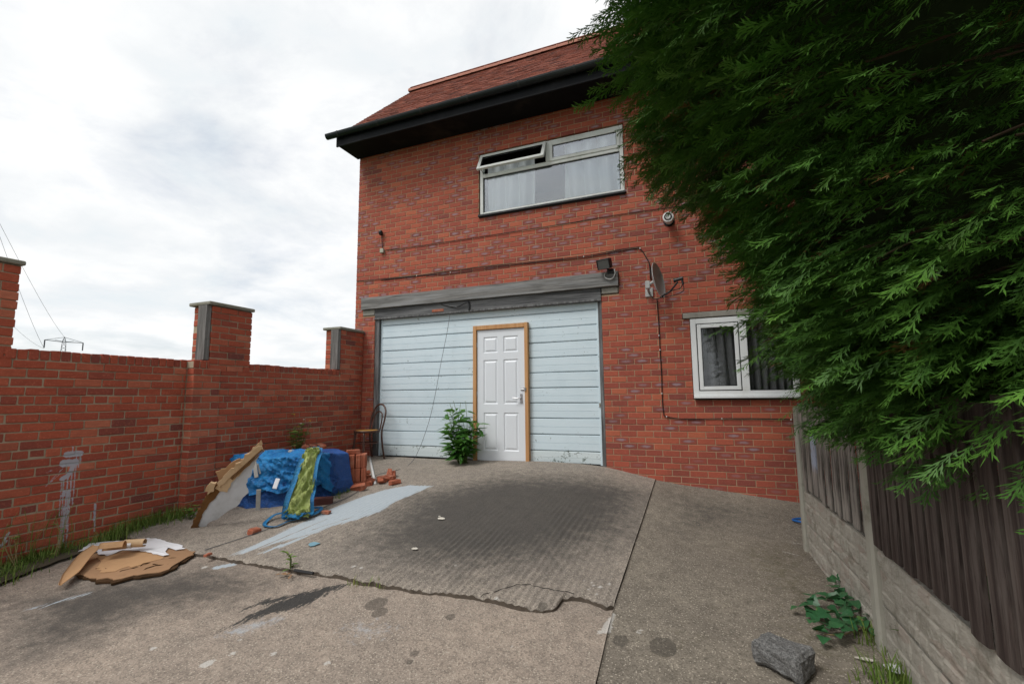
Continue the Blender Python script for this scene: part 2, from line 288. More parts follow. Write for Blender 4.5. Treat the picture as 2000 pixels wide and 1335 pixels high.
MAT['elder'] = leaf('elder_leaf', [(0, (.035, .11, .02)), (.5, (.065, .19, .03)), (1, (.13, .29, .05))])
MAT['ivy'] = leaf('ivy_leaf', [(0, (.03, .11, .045)), (.6, (.05, .17, .06)), (1, (.14, .29, .07))], .4, .4, .15)
MAT['weed'] = leaf('weed_leaf', [(0, (.10, .19, .035)), (.6, (.19, .29, .055)), (1, (.38, .34, .12))], .6, .2, .2)
MAT['grass'] = leaf('grass_blade', [(0, (.09, .16, .03)), (.55, (.18, .27, .055)), (.85, (.28, .32, .09)), (1, (.46, .38, .18))], .6, .2, .2)
MAT['stem'] = simple('green_stem', (.10, .14, .04), .7, .3, 20)
MAT['dry_stem'] = simple('dry_stem', (.30, .23, .11), .8, .3, 20)
MAT['yellow'] = simple('yellow_petal', (.65, .38, .03), .7, .2, 20); MAT['seed'] = simple('white_seed_head', (.6, .57, .5), .9, .2, 20)
# litter
def tarp_mat(name, a, b, rough=.38, bs=.8):
    s = NT(name); P = s.pos(); n = s.noise(5, 6, .6); c = s.mix(s.step(n, .3, .7), a, b); c = s.mix(s.math('MULTIPLY', s.step(s.noise(16, 6, .7), .56, .7), .45), c, tuple(min(1, .7*v+.12) for v in b))
    w = s.n('ShaderNodeTexWave', bands_direction='Z'); w.inputs['Scale'].default_value = 55; s.put(w.inputs['Vector'], P)
    s.bump(s.math('ADD', s.math('MULTIPLY', s.noise(1, 6, .65, s.map(P, (13, 13, 34), (0, 0, 0), (.3, .2, 0)), 2.2), 1.6), s.math('MULTIPLY', w.outputs['Fac'], .05)), bs, .02); return s.fin(c, rough, 0, .45)
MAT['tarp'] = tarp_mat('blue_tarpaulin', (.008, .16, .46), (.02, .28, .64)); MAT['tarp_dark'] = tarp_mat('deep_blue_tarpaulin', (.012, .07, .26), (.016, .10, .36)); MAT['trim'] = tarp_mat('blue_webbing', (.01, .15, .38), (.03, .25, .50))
MAT['bag'] = tarp_mat('green_woven_bag', (.20, .26, .055), (.37, .42, .13), .5, .35)
MAT['card'] = simple('brown_card', (.47, .28, .145), .85, .18, 9, .2, .25, (.30, .17, .085)); MAT['card_pale'] = simple('pale_card', (.60, .42, .25), .85, .15, 12, .2, .25, (.42, .26, .13))
MAT['card_rot'] = simple('rotten_card_edge', (.16, .075, .025), .9, .5, 18, .2, .6, (.05, .028, .014)); MAT['card_wet'] = simple('damp_hardboard', (.34, .20, .11), .88, .25, 6, .2, .3, (.20, .12, .07))
MAT['card_dark'] = simple('soaked_board_edge', (.065, .036, .018), .95, .6, 30, .1, .8, (.02, .012, .007)); MAT['foil'] = simple('white_backing_sheet', (.62, .63, .65), .5, .12, 5, .35, .2, (.40, .40, .40)); MAT['torn_white'] = simple('torn_white_sheet', (.76, .76, .78), .6, .08, 7, .3, .15, (.55, .54, .52))
MAT['stake'] = simple('grey_stake', (.42, .41, .38), .85, .25, 16, .2, .4, (.22, .21, .19)); MAT['chair_wood'] = simple('dark_bentwood', (.075, .032, .022), .38, .4, 14, .45, .1, (.14, .07, .05)); MAT['cane'] = simple('tan_seat', (.55, .29, .07), .6, .15, 40, .3, .3)
MAT['rubble'] = simple('broken_brick', (.36, .115, .065), .9, .35, 14, .15, .5, (.45, .28, .21)); MAT['dark_brick'] = simple('dark_wet_brick', (.10, .035, .03), .7, .3, 14, .3, .4)
MAT['hose'] = simple('blue_hose', (.01, .12, .40), .4, .1, 10, .4, 0); MAT['teal'] = simple('teal_flake', (.18, .33, .40), .6, .2, 20); MAT['chipw'] = simple('pale_chip', (.62, .58, .50), .8, .15, 20)
MAT['pylon'] = simple('pylon_steel', (.06, .065, .075), .6, .1, 1, .3, 0); MAT['deadleaf'] = simple('dead_leaves', (.30, .17, .09), .9, .4, 20)

# ------------------------------------------------------------------ geometry helpers
COL = scene.collection; WO = {}
def tag(o, label=None, cat=None, group=None, kind=None):
    for k, v in (('label', label), ('category', cat), ('group', group), ('kind', kind)):
        if v: o[k] = v
    return o
def empty(name, loc, label, cat, group=None):
    o = bpy.data.objects.new(name, None); COL.objects.link(o); o.location = loc; o.empty_display_size = .1; WO[o.name] = np.array(loc, float)
    return tag(o, label, cat, group)
def mk(name, v, f, mat, smooth=False, attrs=None):
    me = bpy.data.meshes.new(name); v = np.asarray(v, float)
    if isinstance(f, np.ndarray):
        n, k = f.shape; me.vertices.add(len(v)); me.vertices.foreach_set('co', v.astype(np.float32).ravel()); me.loops.add(n*k); me.loops.foreach_set('vertex_index', f.astype(np.int32).ravel())
        me.polygons.add(n); me.polygons.foreach_set('loop_start', np.arange(0, n*k, k, dtype=np.int32)); me.update(calc_edges=True)
    else: me.from_pydata(v.tolist(), [], [list(q) for q in f])
    for nm, (ty, arr) in (attrs or {}).items():
        a = me.attributes.new(nm, ty, 'POINT'); a.data.foreach_set({'FLOAT': 'value', 'FLOAT_COLOR': 'color', 'FLOAT_VECTOR': 'vector'}[ty], np.asarray(arr, np.float32).ravel())
    if smooth: me.polygons.foreach_set('use_smooth', np.ones(len(me.polygons), bool))
    if mat: me.materials.append(MAT[mat] if isinstance(mat, str) else mat)
    me.update(); return me
def place(name, me, loc, parent=None, rot=None, scale=None):
    o = bpy.data.objects.new(name, me); COL.objects.link(o); WO[o.name] = np.array(loc, float)
    if parent is not None: o.parent = parent; o.location = np.array(loc)-WO[parent.name]
    else: o.location = loc
    if rot is not None: o.rotation_euler = rot
    if scale is not None: o.scale = scale if hasattr(scale, '__len__') else (scale,)*3
    return o
def obj(name, v, f, mat, parent=None, smooth=False, attrs=None, label=None, cat=None, group=None, kind=None):
    v = np.asarray(v, float); lo, hi = v.min(0), v.max(0); o0 = np.array([(lo[0]+hi[0])/2, (lo[1]+hi[1])/2, lo[2]])
    return tag(place(name, mk(name, v-o0, f, mat, smooth, attrs), o0, parent), label, cat, group, kind)
def join(*parts):
    V, Fc, n = [], [], 0
    for v, f in parts:
        V.append(np.asarray(v, float)); Fc += [[i+n for i in q] for q in f]; n += len(v)
    return np.vstack(V), Fc
# chamfered box template
def _cb():
    idx = {}; vs = []
    for sx in (-1, 1):
        for sy in (-1, 1):
            for sz in (-1, 1):
                for a in range(3): idx[(sx, sy, sz, a)] = len(vs); vs.append((sx, sy, sz, a))
    fs = []
    for a in range(3):
        b, c = (a+1) % 3, (a+2) % 3
        for s in (-1, 1):
            q = []
            for (t, u) in ((-1, -1), (1, -1), (1, 1), (-1, 1)):
                k = [0, 0, 0]; k[a] = s; k[b] = t; k[c] = u; q.append(idx[(*k, a)])
            fs.append(q if s > 0 else q[::-1])
        for t in (-1, 1):
            for u in (-1, 1):          # edge along axis a between faces b and c
                k0 = [0, 0, 0]; k0[b] = t; k0[c] = u; k1 = list(k0); k0[a] = -1; k1[a] = 1
                q = [idx[(*k0, b)], idx[(*k1, b)], idx[(*k1, c)], idx[(*k0, c)]]; fs.append(q)
    for sx in (-1, 1):
        for sy in (-1, 1):
            for sz in (-1, 1): fs.append([idx[(sx, sy, sz, a)] for a in range(3)])
    P = np.array([[s*(1 if i == a else .8) for i, s in enumerate((x, y, z))] for (x, y, z, a) in vs]); out = []
    for q in fs:
        p = P[q]; nrm = np.cross(p[1]-p[0], p[2]-p[0]); out.append(q if nrm @ p.mean(0) > 0 else q[::-1])
    return np.array([v[:3] for v in vs], float), np.array([v[3] for v in vs]), out
CBS, CBA, CBF = _cb()
def cbox(c, h, b=.004):
    """chamfered box: centre, half sizes, bevel"""
    h = np.asarray(h, float); r = np.maximum(h-b, h*.3); e = np.where(np.arange(3)[None] == CBA[:, None], h[None], r[None])
    return np.asarray(c)+CBS*e, CBF
def box(x0, x1, y0, y1, z0, z1, b=.004): return cbox(((x0+x1)/2, (y0+y1)/2, (z0+z1)/2), (abs(x1-x0)/2, abs(y1-y0)/2, abs(z1-z0)/2), b)
def rotm(axis, ang): return np.array(Matrix.Rotation(ang, 3, axis))
def xf(vf, R=None, t=(0, 0, 0), s=1.0):
    v = np.asarray(vf[0], float)*s
    if R is not None: v = v @ np.asarray(R).T
    return v+np.asarray(t), vf[1]
def tube(pts, r, n=8, cap=True, flat=1.0):
    P = np.asarray(pts, float); r = np.broadcast_to(np.asarray(r, float), (len(P),)); T = np.gradient(P, axis=0); T /= np.linalg.norm(T, axis=1)[:, None]+1e-12
    up = np.array([0, 0, 1.]) if abs(T[0][2]) < .9 else np.array([1., 0, 0]); A = np.cross(T[0], up); A /= np.linalg.norm(A); V = []
    for i in range(len(P)):
        A = A-T[i]*(A @ T[i]); A /= np.linalg.norm(A)+1e-12; B = np.cross(T[i], A)
        for k in range(n): a = 2*math.pi*k/n; V.append(P[i]+r[i]*(A*math.cos(a)+B*math.sin(a)*flat))
    Fc = [[i*n+k, i*n+(k+1) % n, (i+1)*n+(k+1) % n, (i+1)*n+k] for i in range(len(P)-1) for k in range(n)]
    if cap: Fc += [list(range(n))[::-1], [(len(P)-1)*n+k for k in range(n)]]
    return np.array(V), Fc
def spline(pts, n=8):
    P = np.asarray(pts, float); Q = np.vstack([2*P[0]-P[1], P, 2*P[-1]-P[-2]]); out = []
    for i in range(1, len(Q)-2):
        for t in np.linspace(0, 1, n, endpoint=False):
            a, b, c, d = Q[i-1:i+3]; out.append(.5*((2*b)+(c-a)*t+(2*a-5*b+4*c-d)*t*t+(3*b-a-3*c+d)*t**3))
    return np.array(out+[P[-1]])
def lathe(prof, n=20, axis='Z'):
    V = []; m = len(prof)
    for k in range(n):
        a = 2*math.pi*k/n
        for r, h in prof: V.append((r*math.cos(a), r*math.sin(a), h))
    Fc = [[k*m+i, ((k+1) % n)*m+i, ((k+1) % n)*m+i+1, k*m+i+1] for k in range(n) for i in range(m-1)]
    return np.array(V), Fc
def grid(V):                                   # V (a,b,3) -> verts, quads
    a, b = V.shape[:2]; i = np.arange(a*b).reshape(a, b)
    return V.reshape(-1, 3), np.stack([i[:-1, :-1], i[1:, :-1], i[1:, 1:], i[:-1, 1:]], -1).reshape(-1, 4)
def sheet(V, th):                              # thick sheet from grid of points
    a, b = V.shape[:2]; du = np.gradient(V, axis=0); dv = np.gradient(V, axis=1); N = np.cross(du, dv); N /= np.linalg.norm(N, axis=-1)[..., None]+1e-12
    v0, f0 = grid(V); v1 = (V-N*th).reshape(-1, 3); n = a*b; i = np.arange(n).reshape(a, b); ring = np.r_[i[0, :], i[1:, -1], i[-1, -2::-1], i[-2:0:-1, 0]]
    f = f0.tolist()+[[q+n for q in r[::-1]] for r in f0.tolist()]+[[int(ring[(k+1) % len(ring)]), int(ring[k]), int(ring[k])+n, int(ring[(k+1) % len(ring)])+n] for k in range(len(ring))]
    return np.vstack([v0, v1]), f
def prism(poly, N, th):                        # flat polygon (3D points) extruded against N
    P = np.asarray(poly, float); n = len(P); Q = P-np.asarray(N)*th
    return np.vstack([P, Q]), [list(range(n)), list(range(2*n-1, n-1, -1))]+[[(k+1) % n, k, k+n, (k+1) % n+n] for k in range(n)]
def vnoise(x, y, seed=0, oct=4, f=1.0):        # cheap value noise for shapes
    out = 0; amp = 1; tot = 0
    for o in range(oct):
        xs, ys = np.asarray(x)*f, np.asarray(y)*f; xi, yi = np.floor(xs).astype(int), np.floor(ys).astype(int); xf_, yf_ = xs-xi, ys-yi
        h = lambda a, b: (np.sin((a*127.1+b*311.7+seed*74.7+o*19.3))*43758.5453) % 1.0
        u, w = xf_*xf_*(3-2*xf_), yf_*yf_*(3-2*yf_)
        out = out+amp*((h(xi, yi)*(1-u)+h(xi+1, yi)*u)*(1-w)+(h(xi, yi+1)*(1-u)+h(xi+1, yi+1)*u)*w); tot += amp; amp *= .5; f *= 2
    return out/tot
def densify(pts, step, close=True, jit=0.0, seed=1):
    P = [np.asarray(p, float) for p in pts]; out = []; r = np.random.default_rng(seed)
    for a, b in zip(P, P[1:]+([P[0]] if close else [])):
        n = max(1, int(np.linalg.norm(b-a)/step))
        for k in range(n): out.append(a+(b-a)*k/n+r.normal(0, jit, len(a)))
    if not close: out.append(P[-1])
    return np.array(out)

# ------------------------------------------------------------------ brickwork
def subtract(r, holes, mx=.022, mz=.02):
    todo = [r]
    for (hx0, hx1, hz0, hz1) in holes:
        nx = []
        for (x0, x1, z0, z1) in todo:
            if hx0 >= x1 or hx1 <= x0 or hz0 >= z1 or hz1 <= z0: nx.append((x0, x1, z0, z1)); continue
            if x0 < hx0: nx.append((x0, hx0, z0, z1))
            if x1 > hx1: nx.append((hx1, x1, z0, z1))
            a, b = max(x0, hx0), min(x1, hx1)
            if z0 < hz0: nx.append((a, b, z0, hz0))
            if z1 > hz1: nx.append((a, b, hz1, z1))
        todo = nx
    return [q for q in todo if q[1]-q[0] > mx and q[3]-q[2] > mz]
def brick_arrays(B, axis, bev, jit):
    """B rows: L0 L1 H0 H1 D0 D1 tone kiss rnd ; axis 'X' -> length along X, depth +Y ; 'Y' -> length along Y, depth -X"""
    B = np.asarray(B, float); n = len(B); c = np.stack([(B[:, 0]+B[:, 1])/2, (B[:, 2]+B[:, 3])/2, (B[:, 4]+B[:, 5])/2], -1); h = np.stack([(B[:, 1]-B[:, 0])/2, (B[:, 3]-B[:, 2])/2, np.abs(B[:, 5]-B[:, 4])/2], -1)
    r = np.maximum(h-bev, h*.3); e = np.where(np.arange(3)[None, None] == CBA[None, :, None], h[:, None], r[:, None]); loc = CBS[None]*e
    if jit: loc = loc+RNG.normal(0, jit, loc.shape)*np.array([1, 1, .6])
    p = c[:, None]+loc
    if axis == 'X': V = np.stack([p[..., 0], p[..., 2], p[..., 1]], -1)
    else: V = np.stack([p[..., 2], p[..., 0], p[..., 1]], -1)
    bl = loc.copy(); bc = np.repeat(np.stack([B[:, 6], B[:, 7], B[:, 8], np.ones(n)], -1)[:, None], 24, 1)
    return V, bl, bc
CBFQ = [q if len(q) == 4 else q+[q[2]] for q in CBF]
def brick_faces(n, flip):
    f = [];
    tri = [q for q in CBF if len(q) == 3]; quad = [q for q in CBF if len(q) == 4]
    for i in range(n):
        o = i*24
        for q in CBF: f.append([k+o for k in (q[::-1] if flip else q)])
    return f
def lay_bricks(B, axis, mat, parent, bev=.004, jit=.0006, nobj=300, name='brick', score=None):
    V, bl, bc = brick_arrays(B, axis, bev, jit); flip = axis == 'X' ; cen = V.mean(1); B = np.asarray(B, float)
    # Winding: (L,H,D)->(X,Z,Y) is a mirror, (L,H,D)->(Y,Z,X) is not
    if score is None:
        d = cen-CAM; zf = d @ CF; u = (d @ CR)/np.maximum(zf, .01); w = (d @ CU)/np.maximum(zf, .01)
        size = (B[:, 1]-B[:, 0])*(B[:, 3]-B[:, 2])/np.maximum(zf, .1)**2
        size[(zf < .3) | (np.abs(u) > 1.08) | (np.abs(w) > .72)] *= .001; score = size
    order = np.argsort(-score); big, rest = order[:nobj], order[nobj:]; f1 = brick_faces(1, flip)
    for i in big:
        o0 = cen[i]; place(name, mk(name, V[i]-o0, f1, mat, False, {'bl': ('FLOAT_VECTOR', bl[i]), 'bc': ('FLOAT_COLOR', bc[i])}), o0, parent)
    if len(rest):
        obj('brickwork' if name == 'brick' else name+'s', V[rest].reshape(-1, 3), brick_faces(len(rest), flip), mat, parent, False, {'bl': ('FLOAT_VECTOR', bl[rest]), 'bc': ('FLOAT_COLOR', bc[rest])}, kind='stuff')
def tone(): return float(np.clip(RNG.normal(.54, .21), 0, 1))

# ------------------------------------------------------------------ the ground
tag(obj('ground', *grid(np.stack(np.meshgrid(np.r_[-3000, -400, -60, np.linspace(-14, 14, 8), 60, 400, 3000], np.r_[-3000, -400, -60, np.linspace(-14, 20, 8), 60, 400, 3000], indexing='ij')+[np.full((14, 14), -.42)], -1)), 'field'), kind='structure')
def segd(P, a, b):
    ab = b-a; t = np.clip(((P-a)@ab)/(ab@ab+1e-12), 0, 1); return np.linalg.norm(P-a-t[:, None]*ab, axis=1), t
def stroke(P, pts, w, soft):                   # soft coverage of a polyline in metres; w scalar or per point
    w = np.broadcast_to(w, (len(pts),)); out = np.zeros(len(P))
    for i in range(len(pts)-1):
        d, t = segd(P, pts[i], pts[i+1]); out = np.maximum(out, np.clip(.5+(w[i]*(1-t)+w[i+1]*t-d)/soft*.5, 0, 1))
    return out
def poly(P, pts, soft):
    d = np.full(len(P), 1e9); ins = np.zeros(len(P), bool); n = len(pts)
    for i in range(n):
        a, b = pts[i], pts[(i+1) % n]; d = np.minimum(d, segd(P, a, b)[0]); c = (a[1] > P[:, 1]) != (b[1] > P[:, 1])
        ins ^= c & (P[:, 0] < (b[0]-a[0])*(P[:, 1]-a[1])/(b[1]-a[1]+1e-12)+a[0])
    return np.clip(.5+np.where(ins, d, -d)/soft*.5, 0, 1)
def spots(P, lst, soft): 
    out = np.zeros(len(P))
    for (x, y, rx) in lst:
        c = gp(x, y)[:2]; out = np.maximum(out, np.clip(.5+(rx-np.linalg.norm((P-c)*[1, .8], axis=1))/soft*.5, 0, 1))
    return out
def stains(P, zone):
    a = {k: np.zeros(len(P)) for k in ('paint', 'tar', 'dark', 'damp', 'white', 'pale', 'moss')}
    mx = np.maximum
    # spilled pale blue paint, from the brick stack down over the slab
    a['paint'] = poly(P, gxy([(846,948),(800,947),(752,955),(700,972),(652,990),(600,1016),(540,1043),(452,1084),(476,1080),(530,1063),(575,1050),(620,1040),(648,1027),(700,1014),(742,998),(775,978),(800,968),(820,958)]), .05)
    a['paint'] *= 1-.9*mx(stroke(P, gxy([(640,1012),(560,1046),(490,1076)]), .007, .006), mx(stroke(P, gxy([(690,1008),(610,1034)]), .006, .006), stroke(P, gxy([(600,1045),(540,1064)]), .012, .01)))
    a['paint'] = mx(a['paint'], stroke(P, gxy([(505,1081),(545,1067),(600,1045)]), [.006, .03, .02], .03))
    if zone == 'apron': a['paint'] = mx(a['paint'], stroke(P, gxy([(425,1098),(455,1093)]), .035, .03)); a['paint'] = mx(a['paint'], .75*stroke(P, gxy([(168,1150),(60,1178)]), .03, .05))
    a['tar'] = stroke(P, gxy([(690,1128),(640,1140),(590,1160),(540,1175),(480,1198),(415,1226)]), [.02, .07, .12, .10, .04, .008], .10)
    a['tar'] = mx(a['tar'], stroke(P, gxy([(600,1148),(520,1165),(470,1180)]), [.03, .05, .01], .08))
    a['pale'] = mx(a['pale'], stroke(P, gxy([(545,1195),(470,1218),(440,1225)]), [.03, .06, .02], .12)); a['pale'] = mx(a['pale'], .8*poly(P, gxy([(650,1215),(690,1195),(780,1205),(770,1225),(690,1245)]), .25))
    a['pale'] = mx(a['pale'], .55*stroke(P, gxy([(330,1172),(250,1150)]), .02, .06))
    if zone == 'slab':
        a['dark'] = mx(a['dark'], 1.05*poly(P, gxy([(800,965),(980,928),(1180,935),(1275,965),(1235,1050),(1080,1105),(900,1120),(740,1098),(690,1055),(760,1005)]), .7))
        a['dark'] = mx(a['dark'], .5*stroke(P, gxy([(560,1090),(760,1110),(1000,1140)]), .1, .5))
    if zone == 'apron':
        a['dark'] = mx(a['dark'], .98*poly(P, gxy([(0,1160),(200,1120),(420,1090),(560,1120),(480,1165),(300,1190),(120,1260),(0,1290)]), .5)); a['dark'] = mx(a['dark'], .3*stroke(P, gxy([(760,1180),(900,1230),(1100,1300)]), .2, .6))
    if zone == 'strip':
        a['dark'] = mx(a['dark'], .62*poly(P, gxy([(1290,950),(1420,965),(1560,1000),(1480,1040),(1330,1060),(1270,1030)]), .5)); a['moss'] = mx(a['moss'], .75*poly(P, gxy([(1420,1060),(1560,1050),(1700,1250),(1690,1330),(1560,1330),(1520,1200)]), .6))
        a['moss'] = mx(a['moss'], .45*poly(P, gxy([(1200,1200),(1480,1100),(1520,1330),(1190,1335)]), .5))
    a['damp'] = spots(P, [(1212,1243,.045),(1295,1255,.075),(735,1167,.07),(742,1183,.05),(1060,1180,.03),(800,1278,.02),(810,1262,.025),(880,1192,.03)], .04)
    a['white'] = spots(P, [(470,1235,.012),(405,1282,.035),(535,1262,.02),(640,1280,.018),(400,1098,.025),(1000,1248,.012),(1247,1228,.014),(970,1167,.016),(1252,1225,.014),(690,1105,.02),(705,1108,.016),(890,1104,.012),(1160,1143,.014),(1172,1146,.018),(1150,1150,.012),(1190,1140,.016),(1140,1133,.01),(1155,1137,.012),(1205,1100,.008),(1165,1160,.014),(300,1253,.02),(455,1262,.02)], .03)
    a['white'] = mx(a['white'], stroke(P, gxy([(1196,1196),(1188,1210),(1184,1224),(1170,1228)]), [.022, .028, .035, .018], .03))
    if zone == 'strip': a['white'] = mx(a['white'], stroke(P, gxy([(1530,1074),(1560,1082)]), .012, .03)); a['white'] = mx(a['white'], stroke(P, gxy([(1545,1056),(1568,1060)]), .01, .03))
    return {k: ('FLOAT', v) for k, v in a.items()}
EDGE = gxy([(380,1076),(440,1086),(500,1098),(560,1107),(640,1117),(700,1130),(800,1147),(900,1158),(960,1168),(1020,1179),(1040,1182),(1060,1185),(1080,1183),(1088,1178),(1093,1170),(1097,1164),(1110,1162),(1130,1164),(1150,1168),(1170,1174),(1183,1179),(1200,1177),(1216,1172)])
EDGE = np.vstack([[(-5.62, 3.02), (-4.7, 3.0)], EDGE]); EDGE = EDGE[np.argsort(EDGE[:, 0])]
JX = lambda y: -.628-.010*(np.asarray(y)-3.25)+.06*np.clip(3.2-np.asarray(y), 0, 3)*.9          # joint between drive and side strip
def yedge(x): return np.interp(x, EDGE[:, 0], EDGE[:, 1])+.05*(vnoise(np.asarray(x)*9, 0*np.asarray(x), 3, 5)-.5)
def skirted(X, Y, Z, depth):
    """surface grid with turned-down edges"""
    V = np.stack([X, Y, Z], -1); v, f = grid(V); a, b = X.shape; i = np.arange(a*b).reshape(a, b); ring = np.r_[i[0, :], i[1:, -1], i[-1, -2::-1], i[-2:0:-1, 0]]
    low = v[ring]-[0, 0, depth]; n = len(v); m = len(ring); k = np.arange(m); side = np.stack([ring[(k+1) % m], ring, n+k, n+(k+1) % m], -1); return np.vstack([v, low]), np.vstack([f, side]), n
def ground_piece(name, X, Y, Z, zone, mat, depth, label):
    v, f, n = skirted(X, Y, Z, depth); at = stains(v[:, :2], zone); o = obj(name, v, f, mat, None, False, at, label=label, kind='structure')
    me = o.data; me.materials.append(MAT['edge']); nf = (X.shape[0]-1)*(X.shape[1]-1); mi = np.zeros(len(me.polygons), np.int32); mi[nf:] = 1; me.polygons.foreach_set('material_index', mi)
    sm = np.zeros(len(me.polygons), bool); sm[:nf] = True; me.polygons.foreach_set('use_smooth', sm); return o
us = np.linspace(0, 1, 520); vsq = np.linspace(0, 1, 230)
xs = -5.62+us*(4.985); X = np.repeat(xs[:, None], 230, 1); X[-1] = X[-1]; e = yedge(xs); Y = e[:, None]+(6.51-e[:, None])*vsq[None]**1.15
jx = JX(Y); k = np.clip((X+1.3)/.665, 0, 1); X = X+k*(jx-.003+.635)
Z = g(X, Y)+.0042*np.sin(2*math.pi*(X/.057)+7*vnoise(X*2.2, Y*.9, 5))*np.clip(vnoise(X*1.6, Y*1.1, 8)*3-.75, 0, 1)*np.clip((5.4-Y)/1.2, .12, 1)*np.clip((X+3.9)/.6, 0, 1)+.006*(vnoise(X*4, Y*4, 2)-.5)
ed = Y-e[:, None]; Z = Z-(.010+.022*np.clip(vnoise(X*16, Y*0, 13)*2-.9, 0, 1))*np.exp(-ed/.022)
ground_piece('driveway_slab', X, Y, Z, 'slab', 'slab', .12, 'raised stained concrete slab sloping up to the garage front')
ys = np.r_[np.linspace(-6, .9, 20), np.linspace(.93, 3.3, 190)]; us = np.linspace(0, 1, 400)
Y = np.repeat(ys[None], 400, 0); lim = JX(Y)-.003; X = -5.62+us[:, None]*(lim+5.62); ax = X[:, -1]
Z = g(X, Y)-.032-.010*vnoise(X*1.3, Y*1.3, 4)+.006*(vnoise(X*4, Y*4, 6)-.5)+.018*np.clip((X+1.1)/.4, 0, 1)*np.clip((3.25-Y)/.25, 0, 1)
ground_piece('driveway', X, Y, Z, 'apron', 'apron', .10, 'lower concrete drive below the slab edge')
ys = np.r_[np.linspace(-6, 1.9, 18), np.linspace(1.92, 6.51, 300)]; us = np.linspace(0, 1, 130)
Y = np.repeat(ys[None], 130, 0); l0 = JX(Y)+.001+.005*(vnoise(Y*6, Y*0, 9)-.3); X = l0+us[:, None]*(1.75-l0); Z = g(X, Y)-.010+.006*(vnoise(X*4, Y*4, 12)-.5)-.012*np.clip((3.2-Y)/.3, 0, 1)
ground_piece('side_strip', X, Y, Z, 'strip', 'strip', .10, 'mossy concrete strip beside the wooden fence')

# ------------------------------------------------------------------ the house
YF = 6.5; HX0, HX1, HZ1 = -5.57, 3.6, 5.76
house = empty('brick_house', (-1.0, 9.0, .2), 'two storey red brick house with black eaves and a boarded garage front', 'house')
OP_G = (-5.15, -1.285, -.5, 2.975)         # garage opening incl. timber head
OP_L = (-5.41, -1.035, 2.955, 3.165)       # lintel beam
OP_U = (-3.185, -.90, 4.265, 5.325); OP_D = (-.15, 1.04, 1.40, 2.435); OP_DL = (-.235, 1.2, 2.435, 2.52); OP_P1 = (-5.405, -5.15, 2.85, 2.955); OP_P2 = (-1.285, -1.04, 2.85, 2.955)
HOLES = [OP_G, OP_L, OP_U, OP_D, OP_DL, OP_P1, OP_P2]
# mortar face with the openings left out, closed body behind
def wall_with_holes(x0, x1, z0, z1, holes, y):
    xs = sorted({x0, x1, *[h for o in holes for h in o[:2] if x0 < h < x1]}); zs = sorted({z0, z1, *[h for o in holes for h in o[2:] if z0 < h < z1]}); V, Fc = [], []
    for a, b in zip(xs, xs[1:]):
        for c, d in zip(zs, zs[1:]):
            m, n = (a+b)/2, (c+d)/2
            if any(h[0] < m < h[1] and h[2] < n < h[3] for h in holes): continue
            k = len(V); V += [(a, y, c), (b, y, c), (b, y, d), (a, y, d)]; Fc.append([k, k+1, k+2, k+3])
    return V, Fc
V, Fc = wall_with_holes(HX0+.004, HX1, -.4, HZ1, HOLES, YF+.0045)
def addq(V, Fc, *q): k = len(V); V += list(q); Fc.append(list(range(k, k+len(q))))
y0, y1 = YF+.007, 10.0; a0, a1 = HX0+.004, HX1
addq(V, Fc, (a0, y0, -.4), (a0, y0, HZ1), (a0, y1, HZ1), (a0, y1, -.4)); addq(V, Fc, (a1, y0, -.4), (a1, y1, -.4), (a1, y1, HZ1), (a1, y0, HZ1)); addq(V, Fc, (a0, y1, -.4), (a0, y1, HZ1), (a1, y1, HZ1), (a1, y1, -.4))
addq(V, Fc, (a0, y0, HZ1), (a0, 8.2, 8.1), (a0, y1, HZ1)); addq(V, Fc, (a1, y0, HZ1), (a1, y1, HZ1), (a1, 8.2, 8.1)); addq(V, Fc, (a0, y0+.1, HZ1-.01), (a0, y1, HZ1-.01), (a1, y1, HZ1-.01), (a1, y0+.1, HZ1-.01))
for (h, dep) in ((OP_G, .16), (OP_U, .12), (OP_D, .12)):   # reveals of the openings
    hx0, hx1, hz0, hz1 = h; yb = y0+dep
    addq(V, Fc, (hx0, y0, hz0), (hx0, y0, hz1), (hx0, yb, hz1), (hx0, yb, hz0)); addq(V, Fc, (hx1, y0, hz0), (hx1, yb, hz0), (hx1, yb, hz1), (hx1, y0, hz1)); addq(V, Fc, (hx0, y0, hz1), (hx1, y0, hz1), (hx1, yb, hz1), (hx0, yb, hz1)); addq(V, Fc, (hx0, y0, hz0), (hx0, yb, hz0), (hx1, yb, hz0), (hx1, y0, hz0))
wall = obj('wall', V, Fc, 'mortar', house)
CH, BL, JT = .08, .2107, .0095
B = []; zj = 2.038; r0 = int((-.3-zj)/CH)-1; r = r0; joint = -.977
while True:
    z0 = zj+r*CH; z1 = z0+CH-JT
    if z0 > HZ1-.02: break
    off = joint+(0 if r % 2 else BL/2); k0 = int((HX0-off)/BL)-1
    for k in range(k0, k0+60):
        x0 = off+k*BL+JT/2; x1 = x0+BL-JT
        if x1 < HX0+.02 or x0 > HX1: continue
        x0 = max(x0, HX0)
        if z1 < .16+ (0 if x0 < 1 else -.2): continue
        tn, ks = tone(), (1.0 if RNG.random() < (.34 if z0 > 2.6 else .2) else 0.0)*RNG.uniform(.45, 1)
        if ks: tn *= .75
        if z0 < .75: tn *= .72; ks *= .4
        for q in subtract((x0, x1, z0, min(z1, HZ1)), HOLES):
            d = RNG.normal(0, .0008); B.append((q[0], q[1], q[2], q[3], YF+d, YF+.05, tn, ks, RNG.random()))
    r += 1
lay_bricks(B, 'X', 'brick', wall, .0035, .0005)
